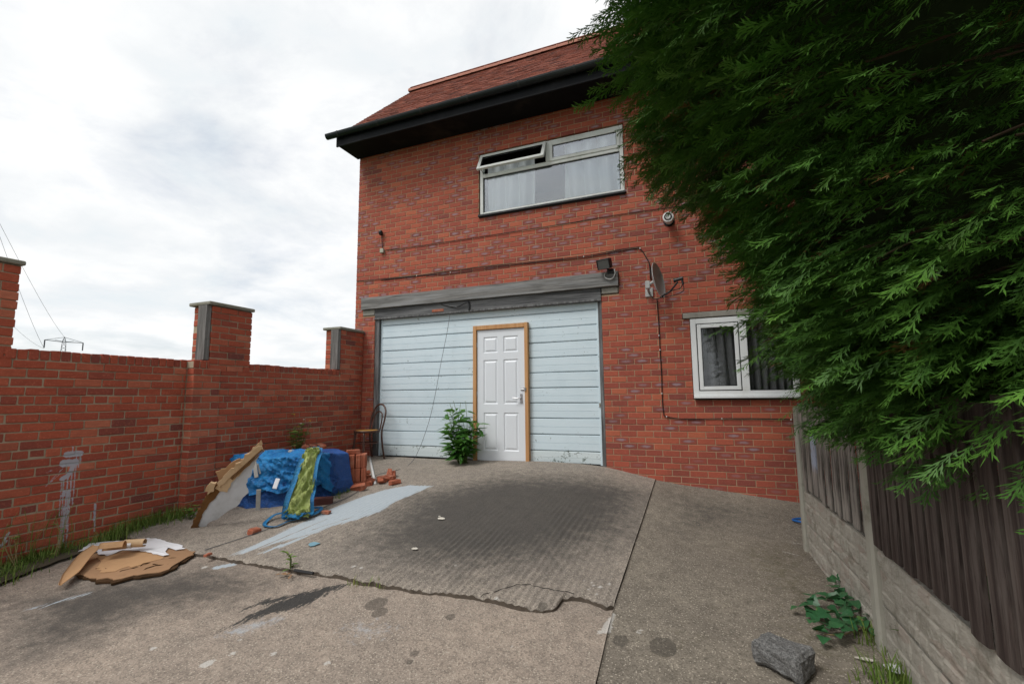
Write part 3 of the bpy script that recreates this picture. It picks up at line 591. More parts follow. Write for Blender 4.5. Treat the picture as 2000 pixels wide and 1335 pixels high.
# roof: tiled slope, verge, ridge
EY, EZ, RY, RZ = 6.02, 5.95, 8.2, 8.13; SL = math.hypot(RY-EY, RZ-EZ); ty, tz = (RY-EY)/SL, (RZ-EZ)/SL; ny, nz = -tz, ty; RX0 = -5.66; RX1 = HX1+.1
v, f = box(RX0+.03, RX1, 0, SL, -.05, -.012, .002); v = np.stack([v[:, 0], EY+v[:, 1]*ty+v[:, 2]*ny, EZ+v[:, 1]*tz+v[:, 2]*nz], -1); roof = obj('roof', v, f, 'soffit', house)
v, f = box(RX0+.03, RX1, 0, SL+.1, -.05, .02, .002); v = np.stack([v[:, 0], 2*RY-EY-v[:, 1]*ty-v[:, 2]*ny, EZ+v[:, 1]*tz+v[:, 2]*nz], -1); obj('rear_slope', v, f, 'tile', roof, attrs={'bc': ('FLOAT_COLOR', np.tile([.4, 0, 0, 1], (len(v), 1)))})
tiles = []; GA = .1; TW = .166; tv, ta = [], []
for r in range(int(SL/GA)+1):
    for k in range(int((RX1-RX0)/TW)+1):
        x0 = RX0+k*TW+(TW/2 if r % 2 else 0)-(TW/2 if (r % 2 and k == 0) else 0)+RNG.normal(0, .003); s0 = r*GA-.05+RNG.normal(0, .004); s1 = min(s0+.19, SL); lift = RNG.normal(0, .0035); w = TW*(1.5 if (r % 2 and k == 0) else 1)-.004
        v, f = cbox((0, 0, 0), (w/2, (s1-s0)/2, .006), .002); v = v.copy(); v[:, 2] += np.where(v[:, 1] < 0, .011+lift*.6, -.004); v[:, 2] -= .006*(v[:, 0]/w*2)**2*0
        x = v[:, 0]+x0+w/2; s = v[:, 1]+(s0+s1)/2; tv.append(np.stack([x, EY+s*ty+v[:, 2]*ny, EZ+s*tz+v[:, 2]*nz], -1)); ta.append(float(np.clip(RNG.normal(.45, .25), 0, 1)))
tv = np.array(tv); ta = np.array(ta); cen = tv.mean(1); order = np.argsort(np.linalg.norm(cen-CAM, axis=1)+np.where(cen[:, 0] > .2, 99, 0)); big, rest = order[:300], order[300:]
for i in big: place('roof_tile', mk('roof_tile', tv[i]-cen[i], CBF, 'tile', attrs={'bc': ('FLOAT_COLOR', np.tile([ta[i], 0, 0, 1], (24, 1)))}), cen[i], roof)
obj('tiling', tv[rest].reshape(-1, 3), [[q+24*i for q in fc] for i in range(len(rest)) for fc in CBF], 'tile', roof, attrs={'bc': ('FLOAT_COLOR', np.repeat(np.stack([ta[rest], 0*ta[rest], 0*ta[rest], 1+0*ta[rest]], -1), 24, 0))}, kind='stuff')
x = RX0-.01
while x < RX1:
    pr = [(math.cos(a)*.115, math.sin(a)*.10) for a in np.linspace(-.15, math.pi+.15, 9)]; L = .32; V = []
    for xx, sc in ((x, 1.04), (x+.03, 1.04), (x+.031, 1.0), (x+L, .97)): V += [(xx, RY+p*sc, RZ-.03+q*sc) for p, q in pr]
    Fc = [[i*9+k, i*9+k+1, (i+1)*9+k+1, (i+1)*9+k] for i in range(3) for k in range(8)]+[list(range(9)), list(range(27, 36))[::-1]]; obj('ridge_tile', V, Fc, 'ridge', roof); x += L-.015
# eaves
obj('soffit', *box(-5.61, RX1, 6.012, YF-.008, 5.735, 5.755, .002), 'soffit', house); obj('fascia', *box(-5.645, RX1, 5.985, 6.010, 5.725, 5.94, .003), 'fascia', house)
obj('verge_board', *prism([(-5.61, 6.03, 5.74), (-5.61, 6.5, 5.74), (-5.61, 8.2, 7.95), (-5.61, 8.2, 8.05), (-5.61, 6.03, 5.93)], (-1, 0, 0), .03), 'soffit', house)
gut = []; prof = [(5.955+.062*math.cos(a), 5.915+.066*math.sin(a)) for a in np.linspace(math.pi*1.0, 2*math.pi, 11)]; prof = [(5.887, 5.92)]+prof+[(6.023-.006, 5.92)]
prof = [(5.925+.058*math.cos(a), 5.93+.075*math.sin(a)) for a in np.linspace(math.pi, 2*math.pi, 11)]; inner = [(5.925+.053*math.cos(a), 5.93+.070*math.sin(a)) for a in np.linspace(2*math.pi, math.pi, 11)]; ring = prof+inner
def gutter_piece(x0, x1, sc=1.0):
    c = np.mean(ring, 0); R = [(c[0]+(p-c[0])*sc, c[1]+(q-c[1])*sc) for p, q in ring]; n = len(R); return np.array([(x0, p, q) for p, q in R]+[(x1, p, q) for p, q in R]), [[k, (k+1) % n, n+(k+1) % n, n+k] for k in range(n)]+[list(range(n))[::-1], list(range(n, 2*n))]
gutter = obj('gutter', *gutter_piece(-5.79, RX1), 'gutter', house)
for x in np.arange(-5.55, RX1, .82): obj('gutter_bracket', *gutter_piece(x, x+.03, 1.07), 'black', gutter)
obj('gutter_end', *prism([(-5.792, p, q) for p, q in prof], (-1, 0, 0), .004), 'gutter', gutter)
# ------ garage front
gd = obj('garage_front', *box(-5.09, -1.30, YF+.115, YF+.15, .50, 2.80, .003), 'gasket', house)
ZG = [2.666, 2.453, 2.235, 2.018, 1.797, 1.576, 1.359, 1.142, .916, .690]; zb = [2.79]+ZG+[.515]; DX0, DX1 = -3.285, -2.387
for i in range(len(zb)-1):
    z1, z0 = zb[i]-.004, zb[i+1]+.004
    for (x0, x1) in ([(-5.03, -1.375)] if z1 > 2.55 else [(-5.03, DX0+.01), (DX1-.01, -1.375)]):
        d = RNG.normal(0, .0015); h = z1-z0; pr = [(YF+.075+d, z0), (YF+.062+d, z0+.012), (YF+.062+d, z0+h*.47), (YF+.066+d, z0+h*.475), (YF+.066+d, z0+h*.49), (YF+.062+d, z0+h*.495), (YF+.063+d, z1-.006), (YF+.070+d, z1), (YF+.115, z1), (YF+.115, z0)]
        n = len(pr); nx = 12; V = []
        for xx in np.linspace(x0, x1, nx): w = .0015*math.sin(xx*5+i); V += [(xx, p+w*.3, q+w) for p, q in pr]
        Fc = [[a*n+k, (a+1)*n+k, (a+1)*n+(k+1) % n, a*n+(k+1) % n] for a in range(nx-1) for k in range(n)]+[list(range(n)), list(range((nx-1)*n, nx*n))[::-1]]
        obj('board', V, Fc, 'plank_chip' if i == len(zb)-2 else 'plank', gd)
obj('stile', *box(-1.375, -1.318, YF+.056, YF+.114, .512, 2.79, .003), 'plank', gd); obj('stile', *box(-5.062, -5.03, YF+.058, YF+.114, .512, 2.785, .003), 'plank', gd)
obj('latch', *join(box(-1.372, -1.345, YF+.044, YF+.056, 1.30, 1.36, .002), box(-1.362, -1.352, YF+.03, YF+.046, 1.33, 1.345, .002)), 'stone', gd)
for nm, x0, x1 in (('jamb', -5.148, -5.062), ('jamb', -1.318, -1.287)):
    V = cbox(((x0+x1)/2, YF+.06, 1.62), ((x1-x0)/2, .05, 1.17), .006); obj(nm, *V, 'jamb', house)
obj('jamb', *box(-1.345, -1.318, YF+.03, YF+.055, .5, 2.79, .004), 'jamb', house)
def rough_beam(x0, x1, y0, y1, z0, z1, seed, amp=.004, n=40):
    r = np.random.default_rng(seed); V = []; pr = [(y0, z0+.006), (y0+.004, z0), (y1, z0), (y1, z1), (y0+.004, z1), (y0, z1-.006)]
    for x in np.linspace(x0, x1, n): V += [(x, p+r.normal(0, amp*.5), q+amp*(vnoise(x*3, q*9, seed)-.5)*2) for p, q in pr]
    return np.array(V), [[a*6+k, (a+1)*6+k, (a+1)*6+(k+1) % 6, a*6+(k+1) % 6] for a in range(n-1) for k in range(6)]+[list(range(6)), list(range((n-1)*6, n*6))[::-1]]
lint = obj('lintel', *rough_beam(-5.408, -1.04, YF-.055, YF+.03, 2.958, 3.160, 3), 'beam', house)
obj('head_beam', *rough_beam(-5.146, -1.29, YF-.012, YF+.10, 2.80, 2.955, 5, .003), 'beam_dark', house); obj('head_trim', *rough_beam(-5.146, -1.29, YF-.022, YF+.05, 2.772, 2.80, 8, .002), 'jamb', house)
obj('bracket', *join(box(-3.36, -3.33, YF-.035, YF-.012, 2.80, 2.93, .002), tube([(-3.34, YF-.05, 2.93), (-3.55, YF-.03, 2.86), (-3.85, YF-.02, 2.93)], .008, 6)), 'black', house)
obj('brick_patch', *box(-4.02, -3.80, YF-.018, YF, 2.815, 2.86, .006), 'rubble', house)
obj('padstone', *box(-5.40, -5.155, YF-.012, YF+.06, 2.855, 2.952, .01), 'stone', house); obj('padstone', *box(-1.28, -1.045, YF-.012, YF+.06, 2.862, 2.952, .012), 'stone', house)
# ------ the six panel door in its pine frame
dr = None
DL, DR_, DB, DT = -3.222, -2.447, .522, 2.470; yd = YF+.018
def panel_door():
    V, Fc = [], []
    def q(*p): k = len(V); V.extend(p); Fc.append(list(range(k, k+len(p))))
    w, h = DR_-DL, DT-DB; xs = [.105, .455, .545, .895]; zs = [.075, .325, .415, .665, .72, .80, .86, .955]
    px = [(.135, .44), (.56, .865)]; pz = [(.075, .36), (.425, .765), (.82, .945)]
    holes = [(DL+a*w, DL+b*w, DB+c*h, DB+d*h) for a, b in px for c, d in pz]
    v0, f0 = wall_with_holes(DL, DR_, DB, DT, holes, yd); k = 0; V.extend(v0); Fc.extend([list(f) for f in f0])
    for (a, b, c, d) in holes:
        rings = [(0, 0), (.012, .010), (.020, .011), (.042, .001), (.044, .0005)]
        for (i0, e0), (i1, e1) in zip(rings, rings[1:]):
            o = [(a+i0, c+i0), (b-i0, c+i0), (b-i0, d-i0), (a+i0, d-i0)]; n = [(a+i1, c+i1), (b-i1, c+i1), (b-i1, d-i1), (a+i1, d-i1)]
            for s in range(4): t = (s+1) % 4; q((o[s][0], yd+e0, o[s][1]), (o[t][0], yd+e0, o[t][1]), (n[t][0], yd+e1, n[t][1]), (n[s][0], yd+e1, n[s][1]))
        i1, e1 = rings[-1]; q((a+i1, yd+e1, c+i1), (b-i1, yd+e1, c+i1), (b-i1, yd+e1, d-i1), (a+i1, yd+e1, d-i1))
    ye = yd+.04
    for p0, p1 in (((DL, DB), (DL, DT)), ((DL, DT), (DR_, DT)), ((DR_, DT), (DR_, DB)), ((DR_, DB), (DL, DB))): q((p0[0], yd, p0[1]), (p1[0], yd, p1[1]), (p1[0], ye, p1[1]), (p0[0], ye, p0[1]))
    q((DL, ye, DB), (DL, ye, DT), (DR_, ye, DT), (DR_, ye, DB)); return V, Fc
door = obj('door', *panel_door(), 'door', house, label='white six-panel door in a raw pine frame')
obj('door_frame', *box(DX0, DL-.006, YF-.012, YF+.06, .515, 2.545, .004), 'pine', door); obj('door_frame', *box(DR_+.006, DX1, YF-.012, YF+.06, .512, 2.548, .004), 'pine', door); obj('door_frame', *box(DL-.005, DR_+.005, YF-.010, YF+.06, 2.478, 2.543, .004), 'pine', door)
hx = F(1018, 780); hx = hx[0]-.005
obj('handle', *join(box(hx-.018, hx+.018, yd-.012, yd, 1.36, 1.50, .003), tube([(hx, yd-.01, 1.435), (hx, yd-.045, 1.435), (hx-.03, yd-.05, 1.435), (hx-.115, yd-.05, 1.437)], .0085, 8)), 'metal', door)
obj('bolt', *join(box(hx-.005, hx+.045, yd-.014, yd, 1.545, 1.585, .003), tube([(hx-.0, yd-.014, 1.565), (hx+.09, yd-.014, 1.565)], .007, 8)), 'metal', door); obj('keeper', *box(hx+.062, hx+.085, YF-.03, YF-.012, 1.54, 1.59, .003), 'metal', door)
for z in (.72, 1.5, 2.25): obj('hinge', *tube([(DL-.003, yd-.004, z-.04), (DL-.003, yd-.004, z+.04)], .006, 8), 'metal', door)
# ------ windows
def frame_rect(x0, x1, z0, z1, w, y0, y1, b=.004):
    return join(box(x0, x0+w, y0, y1, z0, z1, b), box(x1-w, x1, y0, y1, z0, z1, b), box(x0+w-.001, x1-w+.001, y0+.0015, y1-.0015, z1-w, z1, b), box(x0+w-.001, x1-w+.001, y0+.0015, y1-.0015, z0, z0+w, b))
def pane(x0, x1, z0, z1, y, parent): return obj('pane', *box(x0, x1, y, y+.006, z0, z1, .0005), 'glass' if z0 > 3 else 'glass_low', parent)
def room(x0, x1, z0, z1, y, dep, parent):
    V = [(x0, y, z0), (x1, y, z0), (x1, y, z1), (x0, y, z1), (x0, y+dep, z0), (x1, y+dep, z0), (x1, y+dep, z1), (x0, y+dep, z1)]
    return obj('room_lining', V, [[4, 7, 6, 5], [0, 3, 7, 4], [1, 5, 6, 2], [3, 2, 6, 7], [0, 4, 5, 1]], 'room', parent)
# upstairs
x0, x1, z0, z1 = -3.172, -.912, 4.302, 5.312; yw = YF+.022
win = obj('window', *frame_rect(x0, x1, z0, z1, .052, yw, yw+.07), 'upvc_old', house, label='upstairs window with one top light propped open'); zt, xm = 4.955, -2.04
obj('transom', *box(x0+.052, x1-.052, yw+.002, yw+.068, zt-.03, zt+.03, .004), 'upvc_old', win); obj('mullion', *box(xm-.03, xm+.03, yw+.001, yw+.067, zt+.03, z1-.052, .004), 'upvc_old', win)
pane(x0+.05, x1-.05, z0+.05, zt-.028, yw+.03, win); obj('gasket', *frame_rect(x0+.052, x1-.052, z0+.052, zt-.03, .009, yw+.018, yw+.034, .001), 'gasket', win)
sr = (xm+.034, x1-.040, zt+.018, z1-.040); sash = obj('top_light', *frame_rect(*sr, .05, yw-.012, yw+.03), 'upvc_old', win); pane(sr[0]+.045, sr[1]-.045, sr[2]+.045, sr[3]-.045, yw+.008, sash); obj('gasket', *frame_rect(sr[0]+.05, sr[1]-.05, sr[2]+.05, sr[3]-.05, .007, yw-.002, yw+.012, .001), 'gasket', sash)
def tilt(vf, piv, a): v = np.asarray(vf[0], float)-piv; c, s = math.cos(a), math.sin(a); return np.stack([v[:, 0], v[:, 1]*c-v[:, 2]*-s*-1, v[:, 1]*s*0+v[:, 2]*c+v[:, 1]*s*-1], -1)+piv, vf[1]
def tilt(vf, piv, a):
    v = np.asarray(vf[0], float)-piv; R = rotm('X', a); return v@R.T+piv, vf[1]
sl = (x0+.018, xm-.005, zt+.004, z1-.02); piv = np.array([0, yw-.01, z1-.02]); A = -math.radians(27)
open_l = obj('top_light', *tilt(frame_rect(*sl, .052, yw-.030, yw+.012), piv, A), 'upvc_old', win, label='open top light hinged outward'); obj('pane', *tilt(box(sl[0]+.05, sl[1]-.05, yw-.012, yw-.006, sl[2]+.05, sl[3]-.05, .0005), piv, A), 'glass', open_l); obj('gasket', *tilt(frame_rect(sl[0]+.052, sl[1]-.052, sl[2]+.052, sl[3]-.052, .007, yw-.022, yw-.006, .001), piv, A), 'gasket', open_l)
obj('stay', *tube([(sl[0]+.04, yw+.01, zt+.05), (sl[0]+.05, yw-.10, zt+.055)], .005, 6), 'black', open_l)
obj('sill', *join(box(x0-.012, x1+.02, YF-.045, yw+.03, z0-.032, z0-.001, .004), box(x0-.005, x1+.005, YF-.012, YF+.01, z0-.045, z0-.03, .003)), 'black', win)
room(x0+.02, x1-.02, z0+.02, z1-.02, yw+.071, 1.6, win)
def curtain(xa, xb, za, zb_, y, folds, amp, seed, lean=0.0, n=150):
    x = np.linspace(0, 1, n); zs = np.linspace(0, 1, 14); r = np.random.default_rng(seed); ph = np.cumsum(r.uniform(.4, 1.6, n)); ph = ph/ph[-1]*folds*2*math.pi
    V = np.zeros((n, 14, 3)); 
    for j, t in enumerate(zs): V[:, j, 0] = xa+(xb-xa)*x+lean*(1-t)*(x-.2)+.25*amp*np.cos(ph+.6*t); V[:, j, 1] = y+amp*np.sin(ph+.5*math.sin(3*t+seed))*(.7+.3*(1-t)); V[:, j, 2] = za+(zb_-za)*t
    v, f = grid(V); return v, f.tolist()
for a, b, sd, lb in ((-3.10, -2.28, 3, 'white net curtain in the left part of the upstairs window'), (-1.83, -.98, 5, 'white net curtain in the right part of the upstairs window')): obj('curtain', *curtain(a, b, 4.34, 5.285, yw+.13, 3.5, .075, sd), 'net', None, True, label=lb, cat='curtain', group='upstairs curtains')
# downstairs
x0, x1, z0, z1 = -.143, 1.033, 1.437, 2.428; yw = YF-.018
win = obj('window', *frame_rect(x0, x1, z0, z1, .066, yw, yw+.07), 'upvc', house, label='white ground floor casement window with dark curtains behind'); xm = .463
obj('mullion', *box(xm-.042, xm+.042, yw+.001, yw+.067, z0+.066, z1-.066, .004), 'upvc', win)
pane(xm+.040, x1-.064, z0+.064, z1-.064, yw+.03, win); obj('gasket', *frame_rect(xm+.042, x1-.066, z0+.066, z1-.066, .009, yw+.016, yw+.034, .001), 'gasket', win)
obj('rebate', *frame_rect(x0+.066, xm-.042, z0+.066, z1-.066, .014, yw+.012, yw+.05, .001), 'gasket', win)
sr = (x0+.078, xm-.054, z0+.078, z1-.078); sash = obj('casement', *frame_rect(*sr, .046, yw-.006, yw+.04), 'upvc', win); pane(sr[0]+.044, sr[1]-.044, sr[2]+.044, sr[3]-.044, yw+.012, sash); obj('gasket', *frame_rect(sr[0]+.046, sr[1]-.046, sr[2]+.046, sr[3]-.046, .007, yw+.002, yw+.018, .001), 'gasket', sash)
obj('sill', *join(box(x0, x1+.012, YF-.062, yw+.02, 1.412, 1.436, .004)), 'upvc', win); obj('sill_shadow_strip', *box(x0+.01, x1, YF-.05, YF, 1.395, 1.411, .003), 'gasket', win)  # black strip below the sill stands in for its shadow
obj('window_lintel', *rough_beam(-.228, 1.19, YF-.022, YF+.05, 2.443, 2.512, 12, .003), 'stone', house)
room(x0+.02, x1-.02, z0+.02, z1-.02, yw+.071, 1.3, win)
obj('curtain', *curtain(-.08, .42, 1.47, 2.38, yw+.11, 5, .035, 8, .10), 'drape', None, True, label='dark curtain behind the left pane of the ground floor window', cat='curtain', group='downstairs curtains')
obj('curtain', *curtain(.47, .98, 1.47, 2.38, yw+.115, 6, .035, 4, -.03), 'drape', None, True, label='dark curtain behind the right pane of the ground floor window', cat='curtain', group='downstairs curtains')

# ------------------------------------------------------------------ garden wall with piers
gw = empty('garden_wall', (-5.5, 3.0, .05), 'red brick garden wall with three raised piers along the drive', 'wall')
WC, WS, WJ, WT = .078, .223, .011, 1.813
S1, S2, SP = -5.47, -5.375, -5.36; YA, YB = 3.615, 3.94
core = join(box(S1-.215, S1-.008, -2.5, YA+.02, -.3, WT+.02, .002), box(SP-.25, SP-.008, YA+.01, YB, -.3, WT, .002), box(S2-.22, S2-.009, YB-.01, 6.49, -.3, WT+.02, .002))
corew = obj('wall_core', *core, 'gmortar', gw)
def courses(B, y0, y1, face, ztop, zbot, depth, hdr=None, off=0.0, tscale=1.0):
    r = 0
    while True:
        z1 = ztop-r*WC-WJ*.5; z0 = z1-WC+WJ
        if z1 < zbot: break
        head = hdr is not None and (r-hdr) % 6 == 0; L = WS/2 if head else WS; o = off+(0 if r % 2 else WS/2)+(WS/4 if head else 0)+RNG.normal(0, .004); k = int((y0-o)/L)-1
        while o+k*L < y1:
            a, b = max(o+k*L+WJ/2, y0), min(o+(k+1)*L-WJ/2, y1); k += 1
            if b-a < .012: continue
            t = tone()*tscale; t = t*.75 if head and RNG.random() < .4 else t; d = RNG.normal(0, .0022); B.append((a, b, z0+RNG.normal(0, .0012), z1+RNG.normal(0, .0012), face+d, face-depth, min(1, t), 0, RNG.random()))
        r += 1
B = []
courses(B, -2.5, YA-.006, S1, WT, -.05, .06, 4, .013); courses(B, YB+.004, 6.488, S2, WT, .12, .06, 4, .05, .92); courses(B, YA, YB-.004, SP, WT, .1, .115, None, YA, 1.05)
lay_bricks(B, 'Y', 'gbrick', corew, .0055, .0011, 215)
# brick-on-edge coping
def coping(y0, y1, face, z0, z1):
    y = y0; out = []
    while y < y1-.02:
        w = min(.066+RNG.normal(0, .002), y1-y); dz = RNG.normal(0, .003); out.append((y, y+w, z0+.004, z1+dz, face+RNG.normal(0, .003), face-.222, tone()*.72, 0, RNG.random())); y += w+.011
    return out
cop = coping(1.0, YA-.01, S1, WT, 1.905)+coping(YA, 3.80, SP, WT, 1.905)+coping(4.345, 5.955, S2, WT, 1.903)
lay_bricks(cop, 'Y', 'gbrick', corew, .005, .0012, 60, 'coping_brick')
obj('coping_bed', *join(box(S1-.21, S1-.012, 1.0, YA, WT+.001, 1.892, .002), box(SP-.21, SP-.012, YA, 3.80, WT+.001, 1.89, .002), box(S2-.21, S2-.012, 4.345, 5.96, WT+.021, 1.888, .002)), 'gmortar', corew)
for nm, y0, y1, face, zt, lab in (('pier', 1.679, 2.125, S1, 2.625, 'brick pier at the left end of the wall'), ('pier', 3.80, 4.335, S2+.004, 2.565, 'middle brick pier with a grey timber batten'), ('pier', 5.965, 6.49, S2+.006, 2.552, 'brick pier beside the house corner')):
    pc = obj(nm, *box(face-.33, face-.008, y0+.008, y1-.008, WT+.03, zt, .002), 'gmortar', gw, label=lab); B = []; courses(B, y0, y1, face, zt, WT+.02, .325, None, y0, 1.08); lay_bricks(B, 'Y', 'gbrick', pc, .004, .0008, 60)
    obj('coping_slab', *box(face-.35, face+.022, y0-(.01 if y0 < 3 else .055), min(y1+.02, 6.492), zt+.004, zt+.045, .008), 'coping', pc)
    if y0 > 3: obj('batten', *rough_beam(0, zt+.0-1.915, -.05, .05, -.03, .03, 21, .003, 16), 'post_timber', pc); bt = bpy.data.objects[-1] if False else None
for o in [o for o in bpy.data.objects if o.name.startswith('batten')]:
    p = o.parent; y0 = 3.80 if WO[p.name][1] < 5 else 5.965; face = S2; zt = 2.565 if y0 < 5 else 2.552; me = o.data; v = np.zeros(len(me.vertices)*3); me.vertices.foreach_get('co', v); v = v.reshape(-1, 3)
    L = v[:, 0]-v[:, 0].min(); n = np.stack([v[:, 1]*1.5, v[:, 2]-.03, L], -1); me.vertices.foreach_set('co', n.ravel()); me.update(); o.location = np.array([face-.085, y0-.037, 1.915])-WO[p.name]
# pale marks on the far stretch of wall
# ------------------------------------------------------------------ fence
fence = empty('fence', (.86, 3.37, 0), 'weathered wooden fence with concrete posts and rock faced gravel boards', 'fence')
PST = [(.80, 5.14, 1.335), (.862, 3.37, 1.40), (.87, 1.50, 1.40), (.88, -.37, 1.40)]
def post(x, y, zt, bev=.014):
    h = .052; prof = [(-h, -h+bev), (-h+bev, -h), (h-bev, -h), (h, -h+bev), (h, h-bev), (h-bev, h), (-h+bev, h), (-h, h-bev)]; V = []; zs = [-.25, zt-.02, zt]
    for z, s in zip(zs, (1, 1, .82)): V += [(x+a*s, y+b*s, z) for a, b in prof]
    return np.array(V), [[i*8+k, i*8+(k+1) % 8, (i+1)*8+(k+1) % 8, (i+1)*8+k] for i in range(2) for k in range(8)]+[list(range(16, 24))]
for p in PST: obj('post', *post(*p), 'post', fence)
def rockboard(a, b, z0, z1, seed):
    a, b = np.array(a, float), np.array(b, float); L = np.linalg.norm(b-a); u = (b-a)/L; nrm = np.array([-u[1], u[0]]); nrm = nrm if nrm[0] < 0 else -nrm; n = int(L/.011); m = 27
    S, H = np.meshgrid(np.linspace(0, L, n), np.linspace(0, z1-z0, m), indexing='ij'); r = np.random.default_rng(seed); hgt = np.zeros_like(S); rows = [0, .085, .19, z1-z0+.01]
    for i in range(3):
        x = -r.uniform(0, .15)
        while x < L:
            w = r.uniform(.10, .26); ins = (S >= x) & (S < x+w) & (H >= rows[i]) & (H < rows[i+1]); sx = np.minimum(S-x, x+w-S); sz = np.minimum(H-rows[i], rows[i+1]-H)
            d = np.clip(np.minimum(sx, sz)/.014, 0, 1); hgt = np.where(ins, d*(.011+r.uniform(0, .011)+.03*r.uniform(-1, 1)*(S-x-w/2)), hgt); x += w
    hgt = hgt+.010*(vnoise(S*14, H*22, seed)-.4); edge = np.minimum(H, z1-z0-H); hgt = np.where(edge < .012, .012, hgt); P = np.stack([a[0]+u[0]*S+nrm[0]*(hgt+.008), a[1]+u[1]*S+nrm[1]*(hgt+.008), z0+H], -1)
    return sheet(P if seed % 2 == 0 else P, .04 if False else .001)
def gboard(a, b, z0, z1, seed):
    v, f = rockboard(a, b, z0, z1, seed); o = obj('gravel_board', v, f, 'gravel', fence); return o
def backing(a, b, z0, z1, th, off=0.0):
    a, b = np.array(a, float), np.array(b, float); u = (b-a)/np.linalg.norm(b-a); n = np.array([-u[1], u[0]]); P = [(*(a+n*(th+off)), z0), (*(b+n*(th+off)), z0), (*(b+n*(off-th)), z0), (*(a+n*(off-th)), z0)]
    return prism([(x, y, z1) for x, y, _ in P][::-1], (0, 0, 1), z1-z0)
for i, (p, q) in enumerate(zip(PST, PST[1:])):
    a, b = np.array(p[:2]), np.array(q[:2]); u = (b-a)/np.linalg.norm(b-a); a2, b2 = a+u*.055, b-u*.055
    for j, (z0, z1) in enumerate(((-.12, .295), (.302, .598))): gboard(a2, b2, max(z0, -.02) if j == 0 else z0, z1, 3+2*i+7*j); obj('gravel_board_core', *backing(a2, b2, z0, z1-.002, .02, 0.0), 'gravel', fence)
    panel = obj('fence_panel', *join(backing(a2, b2, .68, .72, .014, .0), backing(a2, b2, 1.24, 1.28, .014, .0)), 'slat_brown' if i else 'slat_grey', fence); L = np.linalg.norm(b2-a2); pitch = .098 if i == 0 else .112; k = 0; s = 0
    nrm = np.array([-u[1], u[0]]); nrm = nrm if nrm[0] < 0 else -nrm
    pitch = .098 if i == 0 else .150
    def slat(s, w, off, th, mt, k):
        zt = p[2]+.025+RNG.normal(0, .012); zb_ = .612+RNG.uniform(-.012, .03); V = []; cup = RNG.normal(0, .003)
        for z in (zb_, zb_+.25, zt-.25, zt):
            sk = RNG.normal(0, .0015); bow = RNG.normal(0, .0015)
            for (ss, tt) in ((s, off), (s, off+th), (s+w*.5, off+th+.002+cup), (s+w, off+th), (s+w, off)): q_ = a2+u*min(max(ss+sk, 0), L)+nrm*(tt+bow); V.append((q_[0], q_[1], z))
        Fc = [[j*5+m, j*5+(m+1) % 5, (j+1)*5+(m+1) % 5, (j+1)*5+m] for j in range(3) for m in range(5)]+[[4, 3, 2, 1, 0], [15, 16, 17, 18, 19]]; obj('slat', V, Fc, mt, panel)
    while s < L-.02:
        if i == 0: slat(s, min(.092+RNG.normal(0, .003), L-s), .016+(.010 if k % 2 else 0), .012, 'slat_blue' if k in (4, 5) else 'slat_grey', k)
        else:
            slat(s, min(.118+RNG.normal(0, .003), L-s), .026, .014, 'slat_brown', k)
            if s+.11 < L: slat(s+.105, min(.060, L-s-.105), .008, .010, 'slat_brown', k)
        s += pitch; k += 1

# ------------------------------------------------------------------ fixtures on the house front
def onwall(pts, off=.012): return [np.array([*(F(x, y, YF-off))]) for x, y in pts]
def cable(name, pts, r, mat, label, off=.010, group=None): return obj(name, *tube(spline(onwall(pts, off), 6), r, 6), mat, None, True, label=label, cat='cable', group=group)
cable('wall_cable', [(754,488),(800,483),(868,473),(950,461),(1039,447),(1115,435),(1160,427),(1229,416),(1300,406),(1400,393),(1500,378)], .005, 'cable', 'brown cable rising across the bricks under the upstairs window')
cable('wall_cable', [(697,549),(743,545),(814,538),(880,529),(960,519),(1040,511),(1140,500),(1192,491),(1240,483),(1250,485),(1261,500),(1268,516),(1270,545)], .0055, 'cable', 'black cable above the garage lintel, upper strand to the dish')
cable('wall_cable', [(743,547),(814,539),(850,536),(880,534),(960,523),(1040,513),(1140,503),(1192,494),(1240,485),(1252,488),(1262,503),(1270,520),(1272,548)], .005, 'cable', 'black cable above the garage lintel, lower strand to the dish')
cable('wall_cable', [(1283,584),(1285,610),(1287,640),(1289,683),(1292,731),(1293,770),(1296,806),(1302,813),(1340,818),(1400,817),(1480,817),(1562,819),(1620,822)], .006, 'cable', 'black cable dropping from the dish and running under the window')
clips = [(814,538),(880,532),(1140,501),(1250,485),(1287,655),(1289,683),(1293,768),(1302,813),(1410,817),(1545,819)]
clip_lb = ['white cable clip left above the garage lintel', 'second white cable clip above the garage lintel', 'white cable clip just left of the floodlight', 'white cable clip where the cables bend down to the dish', 'topmost white clip on the cable below the dish', 'second white clip on the cable below the dish', 'third white clip on the cable below the dish', 'white clip at the corner of the cable below the dish', 'white cable clip under the ground floor window', 'white cable clip by the far fence post']
for c, clb in zip(clips, clip_lb):
    p = F(*c, YF-.02); obj('cable_clip', *cbox(p, (.006, .008, .009), .002), 'white_plastic', None, label=clb, cat='clip', group='cable clips on the bricks')
p = F(879, 613, YF-.03); lw = [p]+[F(x, y, YF-.05-.10*t) for (x, y, t) in ((873,650,0),(862,705,.5),(850,770,1),(838,822,2),(818,878,3.0))]+[gp(*q)+[0, 0, .008] for q in ((800,907),(770,920),(738,927),(715,945),(690,966),(640,988),(560,1020),(500,1042),(440,1062),(400,1075))]
obj('loose_wire', *tube(spline(lw, 6), .0035, 5), 'wire_thin', None, True, label='thin loose wire hanging from the lintel and trailing over the drive', cat='wire')
jb = F(747, 490, YF-.02); t = empty('junction_box', (jb[0], YF, jb[2]-.04), 'small beige junction box with a short rod up to a dark sensor', 'junction box'); obj('box', *cbox((jb[0], YF-.026, jb[2]), (.037, .025, .037), .006), 'beige_plastic', t)
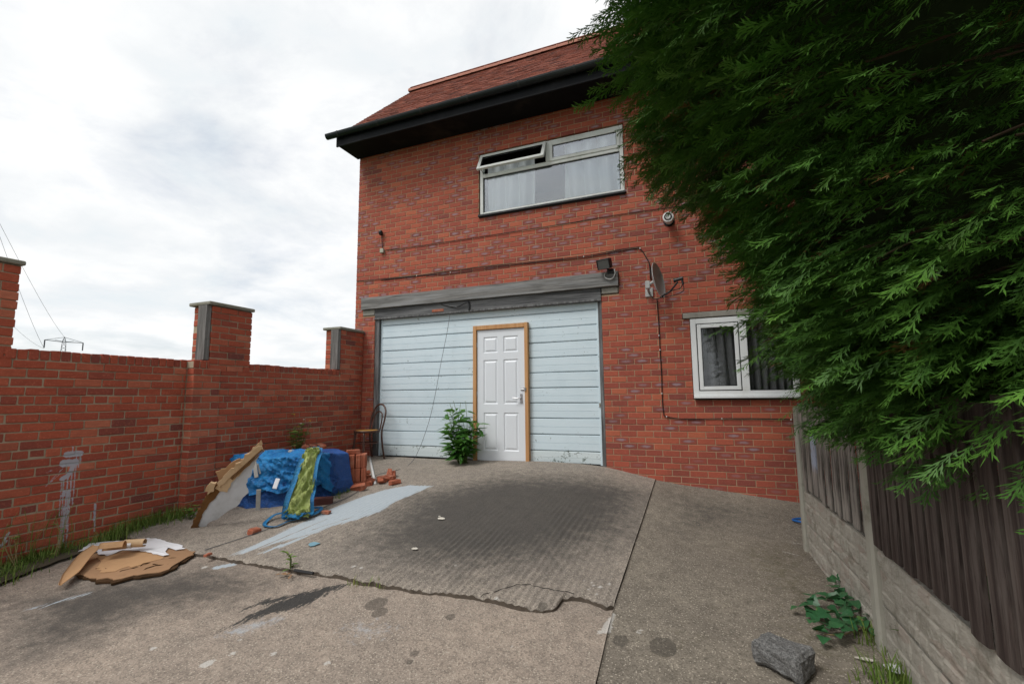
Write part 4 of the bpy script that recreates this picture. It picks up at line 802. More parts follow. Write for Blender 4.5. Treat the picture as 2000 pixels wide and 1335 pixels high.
sp = F(745, 455, YF-.03); obj('rod', *tube([(jb[0], YF-.02, jb[2]+.035), (sp[0], YF-.025, sp[2]-.03)], .007, 6), 'black', t); obj('sensor', *xf(lathe([(0, -.045), (.028, -.04), (.038, -.01), (.036, .02), (.022, .038), (0, .04)], 16), rotm('X', .5), (sp[0], YF-.05, sp[2])), 'black', t, True)
fp = F(1305, 424, YF-.16); t = empty('flue_terminal', (fp[0], YF, fp[2]), 'round white caged flue terminal sticking out of the brickwork', 'flue'); RX = rotm('X', math.pi/2)
obj('pipe', *xf(lathe([(.048, -.02), (.048, .10), (.055, .105), (.055, .125), (.0, .125)], 24), RX, (fp[0], YF, fp[2])), 'white_plastic', t); obj('collar', *xf(lathe([(.052, .0), (.072, .0), (.072, .012), (.052, .014)], 24), RX, (fp[0], YF, fp[2])), 'gasket', t)
cage = [tube([(fp[0]+.066*math.cos(a), YF-.10, fp[2]+.066*math.sin(a)), (fp[0]+.066*math.cos(a), YF-.165, fp[2]+.066*math.sin(a)), (fp[0]+.05*math.cos(a), YF-.175, fp[2]+.05*math.sin(a))], .0045, 5) for a in np.linspace(0, 2*math.pi, 16, endpoint=False)]
obj('cage', *join(*cage, xf(lathe([(.060, .160), (.069, .165), (.069, .178), (.052, .182), (.050, .176), (.060, .172), (.060, .160)], 24), RX, (fp[0], YF, fp[2]))), 'white_plastic', t); obj('end_disc', *xf(lathe([(.0, .19), (.030, .188), (.034, .175), (.034, .16), (0, .16)], 24), RX, (fp[0], YF, fp[2])), 'white_plastic', t); obj('inner', *xf(lathe([(0, .125), (.058, .126), (.058, .15), (0, .151)], 20), RX, (fp[0], YF, fp[2])), 'gasket', t)
# floodlight
c = F(1181, 515, YF-.14); t = empty('floodlight', (c[0], YF, c[2]-.1), 'black floodlight with a looped white cable above the garage lintel', 'light'); R = rotm('Z', -.25)@rotm('X', .35)
obj('housing', *xf(join(cbox((0, 0, 0), (.095, .045, .07), .015), cbox((0, .055, 0), (.06, .02, .045), .01)), R, c), 'black', t); obj('glass', *xf(join(cbox((0, -.048, 0), (.080, .004, .056), .002)), R, c), 'lamp_glass', t); obj('reflector', *xf(frame_rect(-.094, .094, -.069, .069, .012, -.058, -.044, .003), R, c), 'black', t)
obj('wall_box', *cbox((c[0]+.06, YF-.035, c[2]-.09), (.045, .035, .035), .008), 'black', t); obj('arm', *tube([(c[0]+.02, YF-.13, c[2]-.05), (c[0]+.05, YF-.09, c[2]-.09), (c[0]+.06, YF-.05, c[2]-.09)], .014, 8), 'black', t)
obj('cable', *tube(spline([(c[0]+.105, YF-.03, c[2]-.06), (c[0]+.125, YF-.07, c[2]-.13), (c[0]+.09, YF-.085, c[2]-.20), (c[0]+.03, YF-.085, c[2]-.205), (c[0]-.02, YF-.08, c[2]-.16), (c[0]-.005, YF-.06, c[2]-.10)], 6), .007, 6), 'white_plastic', t, True)
# satellite dish
dc = F(1279, 549, YF-.24); t = empty('satellite_dish', (dc[0]-.08, YF, dc[2]-.25), 'grey satellite dish seen almost edge on with a dark receiver arm', 'satellite dish')
V = []; nr, na = 7, 28
for i in range(nr):
    for k in range(na): a = 2*math.pi*k/na; rr = i/(nr-1); V.append((.21*rr*math.cos(a), .235*rr*math.sin(a), .055*rr*rr))
DN = np.array([.96, -.24, .16]); DN /= np.linalg.norm(DN); DU = np.array([0, 0, 1.])-DN*DN[2]; DU /= np.linalg.norm(DU); DR = np.cross(DU, DN); RD = np.stack([DR, DU, DN], 1)
Fd = [[i*na+k, i*na+(k+1) % na, (i+1)*na+(k+1) % na, (i+1)*na+k] for i in range(nr-1) for k in range(na)]; v = np.array(V); n = len(v); V2 = np.vstack([v, v-[0, 0, .008]]); F2 = Fd+[[q+n for q in r[::-1]] for r in Fd]+[[(nr-1)*na+k, (nr-1)*na+k+n, (nr-1)*na+(k+1) % na+n, (nr-1)*na+(k+1) % na] for k in range(na)]
obj('reflector', *xf((V2, F2), RD, dc), 'dish', t, True); lp = dc+DN*.30-DU*.10
obj('arm', *tube([dc-DU*.225+DN*.03, dc-DU*.19+DN*.16, lp-DN*.02], .012, 8), 'black', t); obj('receiver', *join(tube([lp-DN*.05+DU*.03, lp+DN*.05+DU*.03], .022, 10), tube([lp-DN*.065+DU*.03, lp-DN*.05+DU*.03], .028, 12), tube([lp+DN*.035+DU*.03, lp+DN*.035-DU*.05], .014, 8)), 'black', t)
obj('mount', *join(tube([dc-DN*.02, dc-DN*.09-DU*.02], .02, 8), cbox(dc-DN*.1-DU*.02, (.03, .03, .05), .006), tube([dc-DN*.1-DU*.03, (dc[0]-.10, YF-.06, dc[2]-.09), (dc[0]-.10, YF-.012, dc[2]-.09)], .016, 8), cbox((dc[0]-.10, YF-.01, dc[2]-.09), (.05, .008, .06), .003)), 'dish', t)
obj('cable', *join(tube(spline([lp+DN*.035-DU*.05, lp+DN*.02-DU*.13, lp-DN*.10-DU*.15, dc-DU*.235+DN*.03, dc-DN*.06-DU*.22, dc-DN*.11-DU*.12], 6), .0055, 6), tube(spline([lp+DN*.03-DU*.05, lp-DN*.02-DU*.09, lp-DN*.13-DU*.09, dc-DU*.23+DN*.03, (F(1283, 584, YF-.012))], 6), .0055, 6)), 'cable', t, True)

# ------------------------------------------------------------------ conifer
def spray(rng, L=.24, n=12):
    """flat feathery spray: strips along +Y in the XY plane, tip drooping; returns quads (m,4,3) and tip weight (m)"""
    Q, T = [], []
    def strip(p, d, ln, w, t):
        d = d/np.linalg.norm(d); s = np.array([-d[1], d[0], 0.]); m = p+d*ln*.45; e = p+d*ln
        Q.append([p, m+s*w, e, m-s*w]); T.append(t)
    for i in range(n):
        y = L*(.06+.9*i/n); sgn = 1 if i % 2 else -1; k = math.sin(math.pi*(.15+.8*(i/n)))*.9+.1; ang = math.radians(25+rng.normal(0, 6)); d = np.array([sgn*math.sin(ang), math.cos(ang), -.10+rng.normal(0, .12)])
        ln = .11*k*rng.uniform(.75, 1.2); p = np.array([0, y, -.25*y*y]); strip(p, d, ln, .0050, .35+.4*i/n)
        for j in range(2):
            q = p+d*ln*(.25+.28*j); a2 = ang+(.38 if j % 2 else -.42); d2 = np.array([sgn*math.sin(a2), math.cos(a2), d[2]+rng.normal(0, .15)]); strip(q, d2, ln*rng.uniform(.4, .65), .0045, .45+.4*i/n+.05*j)
    strip(np.array([0, 0, 0.]), np.array([0, 1., -.05]), L*.6, .004, .2); strip(np.array([0, L*.5, -.25*L*L*.25]), np.array([0, 1., -.25]), L*.62, .0055, .8)
    return np.array(Q), np.array(T)
rt = np.random.default_rng(5); SPR = [spray(rt, rt.uniform(.19, .28), 10) for _ in range(8)]
TX, TY = 2.62, 3.15
def crown_r(z, th):
    r = np.interp(z, [.9, 1.25, 1.6, 2.05, 2.6, 3.0, 3.5, 4.2, 5.0, 6.2, 8.0, 9.6, 10.6], [1.75, 1.90, 2.03, 2.26, 2.36, 2.60, 3.0, 2.96, 2.85, 2.7, 2.1, 1.1, .2])
    c, s = np.abs(np.cos(th)), np.abs(np.sin(th)); p = 2.25; st = np.where(np.sin(th) < 0, np.interp(z, [1.0, 1.5, 2.6], [1.68, 1.56, 1.14]), 1.08); sq = 1/(c**p+(s/st)**p)**(1/p)
    return r*sq*(1+.022*np.sin(3*th+1.7*z)+.022*np.sin(7*th-2.3*z+1)+.025*np.sin(11*th+4.1*z))
tree = empty('conifer_tree', (TX, TY, -.4), 'huge dark green conifer overhanging the fence at the right', 'tree')
obj('trunk', *tube([(TX, TY, -.4), (TX+.05, TY, 2), (TX, TY+.05, 5), (TX, TY, 10)], [.26, .2, .13, .02], 12), 'bark', tree, True)
th0 = math.atan2(-TY, -TX); VV, TT = [], []; brv = []
def foliage(nb, zlo, zhi, side, scale, nsp, depth, zp=1.0):
    zz_ = zlo+(zhi-zlo)*rt.random(nb)**zp; th = th0+(rt.uniform(-side, side, nb) if side < 3 else np.where(rt.random(nb) < .5, 1, -1)*rt.uniform(1.75, math.pi, nb)); rr0 = crown_r(zz_, th)
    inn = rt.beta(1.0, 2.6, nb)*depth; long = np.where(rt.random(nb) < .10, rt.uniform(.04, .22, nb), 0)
    for i in range(nb):
        out = np.array([math.cos(th[i]), math.sin(th[i]), 0]); L = rt.uniform(.26, .46)*scale**.5; c = np.array([TX, TY, zz_[i]])+out*(rr0[i]-inn[i]+long[i]-L*.85); nf = min(1, max(.62, np.linalg.norm(c-CAM)/2.7)); droop = rt.normal(-.36, .15)-(.10 if zz_[i] < 1.6 else 0); d = out+np.array([-out[1], out[0], 0])*rt.normal(-.15, .22)+np.array([0, 0, droop]); d /= np.linalg.norm(d)
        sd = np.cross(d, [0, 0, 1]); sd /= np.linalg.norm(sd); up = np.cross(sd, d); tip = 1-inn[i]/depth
        if i % 9 == 0: brv.append(tube([c-d*.7-up*.12, c-d*.2, c+d*L*.6], [.012, .007, .003], 4, False))
        dead = rt.random() < .014; ctone = rt.normal(0, .10)
        for k in range(nsp):
            t = (k+.5)/nsp; sg = 1 if k % 2 else -1; q, tw = SPR[rt.integers(8)]; a = sg*math.radians(rt.uniform(6, 36))*(1-.55*t); e = d*math.cos(a)+sd*math.sin(a)+up*rt.normal(-.05, .14); e /= np.linalg.norm(e)
            s2 = np.cross(e, up+sd*rt.normal(0, .5)); s2 /= np.linalg.norm(s2); u2 = np.cross(s2, e); sc = rt.uniform(.55, .9)*scale*nf; p = c+d*L*t-up*.18*(t*L)**2+up*rt.normal(0, .02)
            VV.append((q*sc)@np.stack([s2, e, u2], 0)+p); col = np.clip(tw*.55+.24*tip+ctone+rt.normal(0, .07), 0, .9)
            if dead or rt.random() < .007: col = np.full(len(tw), .95+.05*rt.random())
            TT.append(col)
foliage(4500, 1.42, 5.6, 1.55, .92, 7, .66, 1.1); foliage(480, 1.32, 1.95, 1.35, .9, 7, .5); foliage(330, 5.4, 10.2, 1.9, 2.2, 6, .5); foliage(330, 1.2, 9.5, 9, 2.4, 6, .5)
VV = np.concatenate(VV); TT = np.concatenate(TT); n = len(VV); print('crown quads', n)
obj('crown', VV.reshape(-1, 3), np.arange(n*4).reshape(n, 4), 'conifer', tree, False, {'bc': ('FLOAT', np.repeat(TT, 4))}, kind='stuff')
obj('branches', *join(*brv), 'bark', tree, kind='stuff')
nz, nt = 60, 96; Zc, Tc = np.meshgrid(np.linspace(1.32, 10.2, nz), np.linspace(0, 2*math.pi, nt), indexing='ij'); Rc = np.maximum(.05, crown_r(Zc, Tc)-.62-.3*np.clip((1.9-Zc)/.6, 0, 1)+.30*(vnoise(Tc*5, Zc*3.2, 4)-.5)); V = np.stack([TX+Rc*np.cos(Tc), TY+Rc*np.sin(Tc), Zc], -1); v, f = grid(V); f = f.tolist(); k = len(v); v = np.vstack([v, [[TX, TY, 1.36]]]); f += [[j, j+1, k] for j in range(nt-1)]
obj('core_shell', v, f, 'core', tree, True)  # added dark shell, blocks light and sky showing through the sprays

# ------------------------------------------------------------------ tarpaulin heap by the wall
PA, PB, PC = np.array([-4.84, 3.95]), np.array([-4.26, 4.27]), np.array([-4.115, 4.86])
# hidden stack under the tarp: dark lower sheet
def heap_outline(t):                                  # walk round the visible foot of the heap, 0..1
    pts = np.array([(-5.30, 4.02), PA, (-4.55, 4.09), PB, (-4.19, 4.52), PC, (-4.5, 5.02), (-5.25, 5.05)]); d = np.r_[0, np.cumsum(np.linalg.norm(np.diff(pts, axis=0), axis=1))]; d /= d[-1]; return np.stack([np.interp(t, d, pts[:, 0]), np.interp(t, d, pts[:, 1])], -1)
nt, nh = 260, 44; T = np.linspace(0, 1, nt); foot = heap_outline(T); cen = np.array([-4.78, 4.5])
def drape(name, mat, inset, z_of, hems, wr, seed, parent=None, **kw):
    V = np.zeros((nt, nh, 3))
    for j in range(nh):
        s = j/(nh-1); side = min(s/.62, 1); top = max(0, (s-.62)/.38); k = inset*.5+.10*side+.92*top*.98; P = foot+(cen-foot)*np.clip(k, 0, .995)[..., None] if np.ndim(k) else foot+(cen-foot)*min(k, .995)
        zb_ = g(foot[:, 0], foot[:, 1]); h0 = hems(T); z = zb_+h0+(z_of(T)-zb_-h0)*side+.035*top*np.sin(top*math.pi)
        w = (wr*(vnoise(T*46, s*7+0*T, seed)-.5)*(1-.5*top)+wr*.8*(vnoise(T*15, s*13+0*T, seed+1)-.5))*np.where((T > .52) & (T < .85), .25, 1); cr = wr*.8*((1-np.abs(2*vnoise(T*24+s*5, s*8+T*9, seed+7, 3)-1))**7-.1)*np.where((T > .52) & (T < .85), .2, 1)*(1-.6*top); w = w+cr; nrm = foot-cen; nrm /= np.linalg.norm(nrm, axis=1)[:, None]
        V[:, j, :2] = P+nrm*(w*(1-top))[:, None]; V[:, j, 2] = z+w*top*.9+(.02*(vnoise(T*9, s*6+0*T, seed+2)-.5)*side)
    v, f = grid(V); return obj(name, v, f, mat, parent, True, **kw)
tp = empty('tarpaulin', (-4.7, 4.45, .25), 'crumpled blue tarpaulin draped over a heap against the brick wall', 'tarpaulin')
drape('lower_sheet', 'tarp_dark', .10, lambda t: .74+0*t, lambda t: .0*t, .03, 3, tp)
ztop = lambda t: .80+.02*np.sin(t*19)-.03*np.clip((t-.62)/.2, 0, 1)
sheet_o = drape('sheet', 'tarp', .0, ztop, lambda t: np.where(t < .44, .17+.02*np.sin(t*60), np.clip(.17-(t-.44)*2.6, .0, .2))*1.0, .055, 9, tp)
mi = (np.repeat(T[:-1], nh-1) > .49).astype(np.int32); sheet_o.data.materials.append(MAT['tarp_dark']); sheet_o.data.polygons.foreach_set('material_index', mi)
# green woven bag hung down the front
def bag_sheet():
    path = spline([(-4.50, 4.62, .82), (-4.34, 4.43, .845), (-4.22, 4.27, .80), (-4.12, 4.10, .60), (-4.05, 3.98, .42), (-3.99, 3.88, .27), (-3.97, 3.84, .225)], 8); m = len(path); W_ = np.interp(np.linspace(0, 1, m), [0, .3, .45, .8, 1], [.07, .085, .09, .135, .12]); sd = np.array([.82, .57, .0]); sd = sd/np.linalg.norm(sd); V = np.zeros((m, 18, 3)); sk = np.interp(np.linspace(0, 1, m), [0, .4, .8, 1], [0, .0, .02, .05])
    for i in range(m):
        for j, c in enumerate(np.linspace(-1, 1, 18)): V[i, j] = path[i]+sd*c*W_[i]+np.array([.03, -.045, .03])*((1-abs(2*float(vnoise(np.array(i*.33+c*1.4), np.array(c*2.2+i*.12), 3, 3))-1))**5*1.3+(float(vnoise(np.array(i*1.1), np.array(c*5), 8))-.5)*.5)+np.array([.03, -.05, .03])*(1-c*c)*.4
    return V
bagV = bag_sheet(); bag = empty('woven_bag', (-4.05, 3.95, .22), 'green and blue woven bag spilling down over the front of the tarpaulin', 'bag')
obj('panel', *sheet(bagV, .006), 'bag', bag, True)
def ribbon(pts, w, N, mat, name='strap', th=.004, parent=bag, tw=0.0):
    P = spline(pts, 7); T_ = np.gradient(P, axis=0); T_ /= np.linalg.norm(T_, axis=1)[:, None]; N = np.asarray(N, float); S = np.cross(T_, N); S /= np.linalg.norm(S, axis=1)[:, None]
    if tw: a = np.linspace(0, tw, len(P)); B_ = np.cross(S, T_); S = S*np.cos(a)[:, None]+B_*np.sin(a)[:, None]
    V = np.stack([P-S*w/2, P, P+S*w/2], 1); V[:, 1] += N*.003; return obj(name, *sheet(V, th), mat, parent, True)
ribbon([p+np.array([.02, -.02, .012]) for p in bagV[18:, 0]][::4], .05, (.6, -.6, .5), 'trim', 'edging'); ribbon([p+np.array([.012, -.012, .012]) for p in bagV[10:, -1]][::5], .035, (.6, -.6, .5), 'trim', 'edging'); ribbon([p+np.array([.0, -.02, .015]) for p in bagV[-3, ::3]], .05, (.4, -.5, .7), 'trim', 'edging'); ribbon([p+np.array([.0, -.01, .012]) for p in bagV[2, ::3]], .05, (.4, -.4, .8), 'trim', 'edging')
def gpz(x, y, dz=.012): return gp(x, y)+np.array([0, 0, dz])
ribbon([bagV[-4, 16]+[0, -.01, .01], gpz(545, 1012, .05), gpz(522, 1020, .02), gpz(517, 1029, .015), gpz(540, 1030), gpz(562, 1022, .02), gpz(585, 1018, .03), bagV[-2, 4]+[0, -.01, .01]], .034, (0, -.15, 1), 'trim', 'strap', tw=.5)
ribbon([bagV[-3, 2]+[0.02, 0, 0], gpz(610, 1010, .03), gpz(625, 1000, .05), bagV[-10, 0]+[.02, 0, 0]], .035, (.3, -.3, .9), 'trim', 'strap')
# things on and under the heap
bl_ = W(592, 884, -4.62); obj('timber_offcut', *xf(cbox((0, 0, 0), (.15, .055, .03), .006), rotm('Z', .5), (bl_[0]-.04, bl_[1]+.02, .80)), 'stake', None, label='grey timber offcut lying on top of the tarpaulin', cat='offcut')
def stake(a, b, w, mat, label):
    a, b = np.array(a), np.array(b); d = (b-a)/np.linalg.norm(b-a); s = np.cross(d, [.6, -.75, .2]); s /= np.linalg.norm(s); n = np.cross(s, d); L = np.linalg.norm(b-a); v, f = cbox((0, 0, 0), (w/2, L/2, .008), .003); return obj('stake', *xf((v, f), np.stack([s, d, n], 1), (a+b)/2), mat, None, label=label, cat='stake', group='pale stakes in the heap')
stake(W(497, 902, -4.66), W(501, 932, -4.60), .040, 'stake', 'pale forked stake hanging over the upper left of the tarpaulin'); stake(W(503, 905, -4.655), W(508, 925, -4.60), .018, 'stake', 'thin splinter beside the forked pale stake'); stake(W(543, 934, -4.40), W(536, 954, -4.38), .045, 'torn_white', 'short white stake end poking through the tarpaulin'); stake(gp(529, 988)+[-.0, .05, .0], gp(529, 988)+[.02, .03, .17], .05, 'stake', 'grey stake standing under the tarpaulin hem'); stake(gp(488, 1002)+[0, .10, 0], gp(488, 1002)+[.02, .08, .24], .045, 'stake', 'dim grey stake in the shadow at the left of the heap')
# brick stack at the end of the heap: perforated commons on edge
def upright_brick():
    return join(cbox((0, 0, .098), (.031, .050, .098), .005), cbox((-.016, -.0495, .098), (.0085, .004, .088), .003), cbox((.016, -.0495, .098), (.0085, .004, .088), .003))
GBm = mk('stacked_brick', *upright_brick(), 'rubble'); FBm = mk('stacked_brick', *cbox((0, 0, .0325), (.1, .05, .0325), .005), 'rubble'); s0 = gp(695, 952); e1 = np.array([.80, .60, 0]); e2 = np.array([-.60, .80, 0]); ea = math.atan2(e1[1], e1[0]); names = ('leftmost', 'second from left', 'third from left', 'rightmost')
for cx in range(2):
    tag(place('stacked_brick', FBm, s0+e1*(-.06+.21*cx*.62)+e2*.05, None, (0, 0, ea+.06*cx)), ('left' if cx == 0 else 'right')+' red brick lying flat under the upright brick stack', 'brick', 'bricks stacked beside the tarpaulin')
for lv in range(2):
    for cx in range(4):
        for cy in range(2):
            o = place('stacked_brick', GBm, s0+e1*(-.115+cx*.066)+e2*(.05+.108*cy)+np.array([RNG.normal(0, .003), RNG.normal(0, .004), .068+lv*.170]), None, (0, 0, ea+RNG.normal(0, .03)), (1, 1, .85))
            tag(o, names[cx]+' upright red brick in the '+('lower' if lv == 0 else 'upper')+(' front' if cy == 0 else ' rear')+' row of the stack', 'brick', 'bricks stacked beside the tarpaulin')
tag(place('stacked_brick', FBm, s0+e1*-.05+e2*.10+np.array([0, 0, .408]), None, (0, 0, ea+.3), .8), 'red brick lying on top of the upright brick stack', 'brick', 'bricks stacked beside the tarpaulin')
def rubble_mesh(seed, h):
    r = np.random.default_rng(seed); v, f = cbox((0, 0, 0), h, min(h)*.35); v = v+r.normal(0, min(h)*.22, v.shape); return v, f
RB = [mk('brick_fragment', *rubble_mesh(i, (.05+.02*(i % 3), .035+.008*(i % 2), .022+.008*(i % 4))), 'rubble') for i in range(6)]
rub = [(704,925),(712,931),(707,940),(718,938),(716,946),(723,944),(744,938),(752,935),(760,932),(768,931),(757,938),(748,942),(764,936),(771,945),(700,957)]
for i, q in enumerate(rub):
    p = gp(*q); o = place('brick_fragment', RB[i % 6], p+[0, 0, .028+.02*(i in (8, 9, 1))], None, (RNG.normal(0, .25), RNG.normal(0, .25), RNG.uniform(0, 6)), RNG.uniform(.75, 1.15)); tag(o, 'broken red brick fragment in the rubble right of the brick stack', 'rubble', 'brick rubble near the white pipe')
for q, lb, mt in (((637, 1003), 'small red brick fragment on the edge of the blue paint spill', 0), ((497, 1040), 'lone red brick fragment on the drive left of the paint spill', 1), ((406, 1087), 'tiny red fragment below the slab edge near the brown sheet', 4)):
    p = gp(*q); tag(place('brick_fragment', RB[mt], p+[0, 0, .018], None, (.1, 0, 1.0+q[0]), .8 if q[0] > 410 else .45), lb, 'rubble')
p = gp(628, 985); obj('dark_brick', *xf(cbox((0, 0, 0), (.052, .1, .04), .006), rotm('Z', -.9), p+[.0, .03, .035]), 'dark_brick', None, label='dark wet brick on the ground at the foot of the tarpaulin', cat='brick')
for q, z, s_, lb in (((597,872), .86, .9, 'left broken brick on the heap behind the tarpaulin'), ((610,868), .90, .8, 'pale broken brick standing on the heap behind the tarpaulin'), ((628,868), .86, 1.1, 'right broken brick on the heap behind the tarpaulin'), ((575,882), .80, .9, 'half hidden broken brick by the yellow flowered weed')):
    p = W(*q, -5.02); tag(place('brick_fragment', RB[int(q[0]) % 6], p-[0, 0, .02], None, (.3, .2, q[0]), s_), lb, 'rubble')
p0, p1 = gp(733, 946), W(722, 893, -4.60); obj('white_pipe', *tube([p0+[0, 0, .012], (p0*.35+gp(724, 905)*.65)+[0, 0, .015], gp(722, 896)+[0, 0, .02]], .017, 10), 'white_plastic', None, True, label='short white plastic pipe lying beside the chair', cat='pipe')
# ------------------------------------------------------------------ leaning broken board with card layers
bd = empty('broken_board', (-4.95, 3.6, .2), 'broken board leaning on the heap, white underside and peeling brown card layers', 'board')
A0, C0 = np.array([*gp(377, 1030)[:2], .19]), W(517, 868, -4.74); n0 = np.array([.62, -.72, -.30]); n0 /= np.linalg.norm(n0)
def bpt(x, y): d = ray(x, y); t = ((A0-CAM) @ n0)/(d @ n0); return CAM+d*t
poly_px = [(378,1030),(388,1032),(402,1028),(410,1018),(425,1014),(438,1003),(445,998),(455,992),(468,984),(474,972),(486,962),(480,945),(492,925),(498,905),(505,890),(500,880),(470,905),(440,935),(415,965),(395,995),(384,1012)]
from mathutils.geometry import tessellate_polygon
def flat_poly(pts, N, th, jit=.004, step=.03, seed=2):
    P0 = densify(pts, step, True, 0, seed); P = densify(pts, step, True, jit, seed); N = np.asarray(N, float); P = P-((P-P0)@N)[:, None]*N; tri = tessellate_polygon([[Vector(p) for p in P]]); n = len(P); Q = P-N*th
    f = []
    for t in tri:
        a, b, c = P[list(t)]; k = list(t) if np.cross(b-a, c-a) @ N > 0 else list(t)[::-1]; f.append(k); f.append([i+n for i in k[::-1]])
    s = np.cross(P[1]-P[0], P[2]-P[0]); f += [[(k+1) % n, k, k+n, (k+1) % n+n] for k in range(n)]; return np.vstack([P, Q]), f
obj('white_face', *flat_poly([bpt(*q) for q in poly_px], n0, .006, .004), 'foil', bd)
def layer(px, off, th, mat, seed, name='card_layer', jit=.006): return obj(name, *flat_poly([bpt(*q)+n0*off for q in px], n0, th, jit, .025, seed), mat, bd)
layer([(373,1030),(386,1034),(392,1010),(412,980),(432,958),(450,945),(440,935),(420,945),(405,962),(385,1000)], .012, .045, 'card_rot', 3)
layer([(430,958),(445,957),(452,942),(468,925),(480,912),(490,906),(498,890),(505,878),(517,880),(512,868),(500,873),(470,903),(440,932),(420,950)], .022, .010, 'card_pale', 4)
layer([(420,925),(436,918),(452,905),(465,897),(470,902),(440,932),(424,945)], -.05, .010, 'card', 5); layer([(425,940),(450,915),(480,890),(505,866),(516,872),(480,905),(450,930),(432,948)], .040, .010, 'card_pale', 7)
layer([(405,953),(412,938),(424,940),(420,955),(410,962)], .045, .03, 'card_pale', 8); layer([(448,920),(470,900),(490,880),(510,862),(514,868),(490,890),(466,912),(452,926)], -.02, .012, 'card_pale', 9)
fl = []                                                   # the open flutes of the corrugated edge
for t in np.linspace(0, 1, 34): a = bpt(452+60*t, 928-54*t)+n0*.043; b = bpt(457+60*t, 932-54*t)+n0*.047; fl.append(tube([a, b], .0045, 5))
obj('flutes', *join(*fl), 'card_rot', bd)
# ------------------------------------------------------------------ hardboard sheets lying by the wall
def gsheet(px, dz, th, mat, name, parent, seed, jit=.006, wave=.012, **kw):
    P = densify([gp(*q) for q in px], .035, True, jit, seed); P[:, 2] = g(P[:, 0], P[:, 1])-.03+dz+wave*(vnoise(P[:, 0]*6, P[:, 1]*6, seed)-.3); tri = tessellate_polygon([[Vector((p[0], p[1], 0)) for p in P]]); n = len(P); Q = P-[0, 0, th]; f = []
    for t in tri:
        a, b, c = P[list(t)]; k = list(t) if np.cross(b-a, c-a)[2] > 0 else list(t)[::-1]; f += [k, [i+n for i in k[::-1]]]
    s2 = np.sum(P[:, 0]*np.roll(P[:, 1], -1)-np.roll(P[:, 0], -1)*P[:, 1]); f += [([k, (k+1) % n, (k+1) % n+n, k+n][::-1] if s2 > 0 else [k, (k+1) % n, (k+1) % n+n, k+n]) for k in range(n)]; return obj(name, np.vstack([P, Q]), f, mat, parent, **kw)
out1 = [(140,1118),(152,1102),(175,1082),(215,1068),(300,1060),(352,1064),(383,1077),(372,1086),(350,1096),(335,1108),(310,1120),(262,1126),(222,1134),(190,1130),(165,1128)]
hb = empty('hardboard_pile', (-4.5, 2.65, .08), 'warped brown hardboard lying on the drive beside the brick wall', 'board'); sh = lambda dx, dy, px: [(x+dx, y+dy) for x, y in px]
top1 = [(140,1116),(150,1104),(163,1094),(176,1081),(200,1073),(228,1066),(300,1059),(340,1062),(360,1066),(381,1075),(374,1082),(356,1091),(345,1099),(330,1108),(312,1114),(290,1118),(262,1121),(240,1127),(222,1131),(205,1128),(188,1129),(170,1123)]
gsheet(sh(1, 2, top1), .014, .014, 'card_dark', 'underlayer', hb, 6, .012, .004); gsheet(top1, .022, .007, 'card_wet', 'top_layer', hb, 8, .010, .012)
gsheet([(186,1112),(196,1098),(192,1088),(214,1082),(260,1077),(304,1075),(326,1081),(318,1088),(300,1094),(282,1097),(270,1104),(246,1106),(228,1114),(206,1117)], .028, .004, 'card', 'peeled_layer', hb, 11, .010, .010)
for q in ([(212,1122),(240,1113),(262,1108),(290,1098),(318,1090),(345,1087)], [(250,1118),(278,1112),(300,1104),(330,1099)], [(285,1097),(310,1101)], [(160,1112),(185,1108),(215,1110)]): obj('crease', *tube(densify([gp(*k)+[0, 0, -.007] for k in q], .03, False, .005, 9), .0035, 5), 'card_dark', hb)
gsheet([(155,1077),(172,1064),(205,1058),(245,1056),(290,1052),(322,1057),(352,1065),(362,1072),(345,1074),(326,1070),(324,1080),(332,1084),(318,1087),(285,1077),(240,1074),(212,1086),(195,1083),(180,1073)], .036, .003, 'torn_white', 'torn_sheet', None, 5, .006, .02, label='torn white sheet lying on the brown hardboard', cat='sheet')
gsheet([(138,1108),(150,1096),(146,1092),(168,1088),(172,1092),(155,1110)], .032, .003, 'torn_white', 'torn_scrap', None, 15, .004, .01, label='small torn white scrap at the left of the hardboard', cat='sheet')
def strip3(pts, w, mat, name, label, curl=.01, th=.004):
    P = spline(pts, 8); T_ = np.gradient(P, axis=0); S = np.cross(T_, [0, 0, 1]); S /= np.linalg.norm(S, axis=1)[:, None]; ww = np.interp(np.linspace(0, 1, len(P)), [0, .3, .8, 1], [.25, .9, 1, .8])*w/2; V = np.stack([P+S*(c*ww)[:, None]+np.array([0, 0, 1])*curl*(c*c) for c in np.linspace(-1, 1, 7)], 1); return obj(name, *sheet(V, th), mat, None, True, label=label, cat='strip')
strip3([gpz(118, 1144, .004), gpz(140, 1124, .02), gpz(165, 1100, .055), gpz(190, 1086, .085)], .11, 'card', 'card_strip', 'long brown card strip sliding off the left end of the hardboard', .012)
def curlpiece(c, r, L, ang, mat, label, frac=.7):
    a = np.linspace(-.6, -.6+2*math.pi*frac, 16); V = np.zeros((16, 8, 3)); d = np.array([math.cos(ang), math.sin(ang), 0]); s = np.array([-d[1], d[0], 0])
    for i, t in enumerate(a):
        for j, u in enumerate(np.linspace(-.5, .5, 8)): rr = r*(1+.25*i/16); V[i, j] = c+d*u*L+s*rr*math.cos(t)+np.array([0, 0, 1])*(rr*math.sin(t)+r)
    return obj('card_curl', *sheet(V, .004), mat, None, True, label=label, cat='curl')
curlpiece(gpz(218, 1090, .04), .045, .17, .75, 'card', 'open brown card curl in the middle of the hardboard', .55); curlpiece(gpz(262, 1078, .05), .030, .16, .55, 'card_pale', 'rolled tan card tube on the torn white sheet', .95); curlpiece(gpz(238, 1081, .05), .022, .15, .55, 'torn_white', 'white rolled scrap beside the tan card tube', .8)
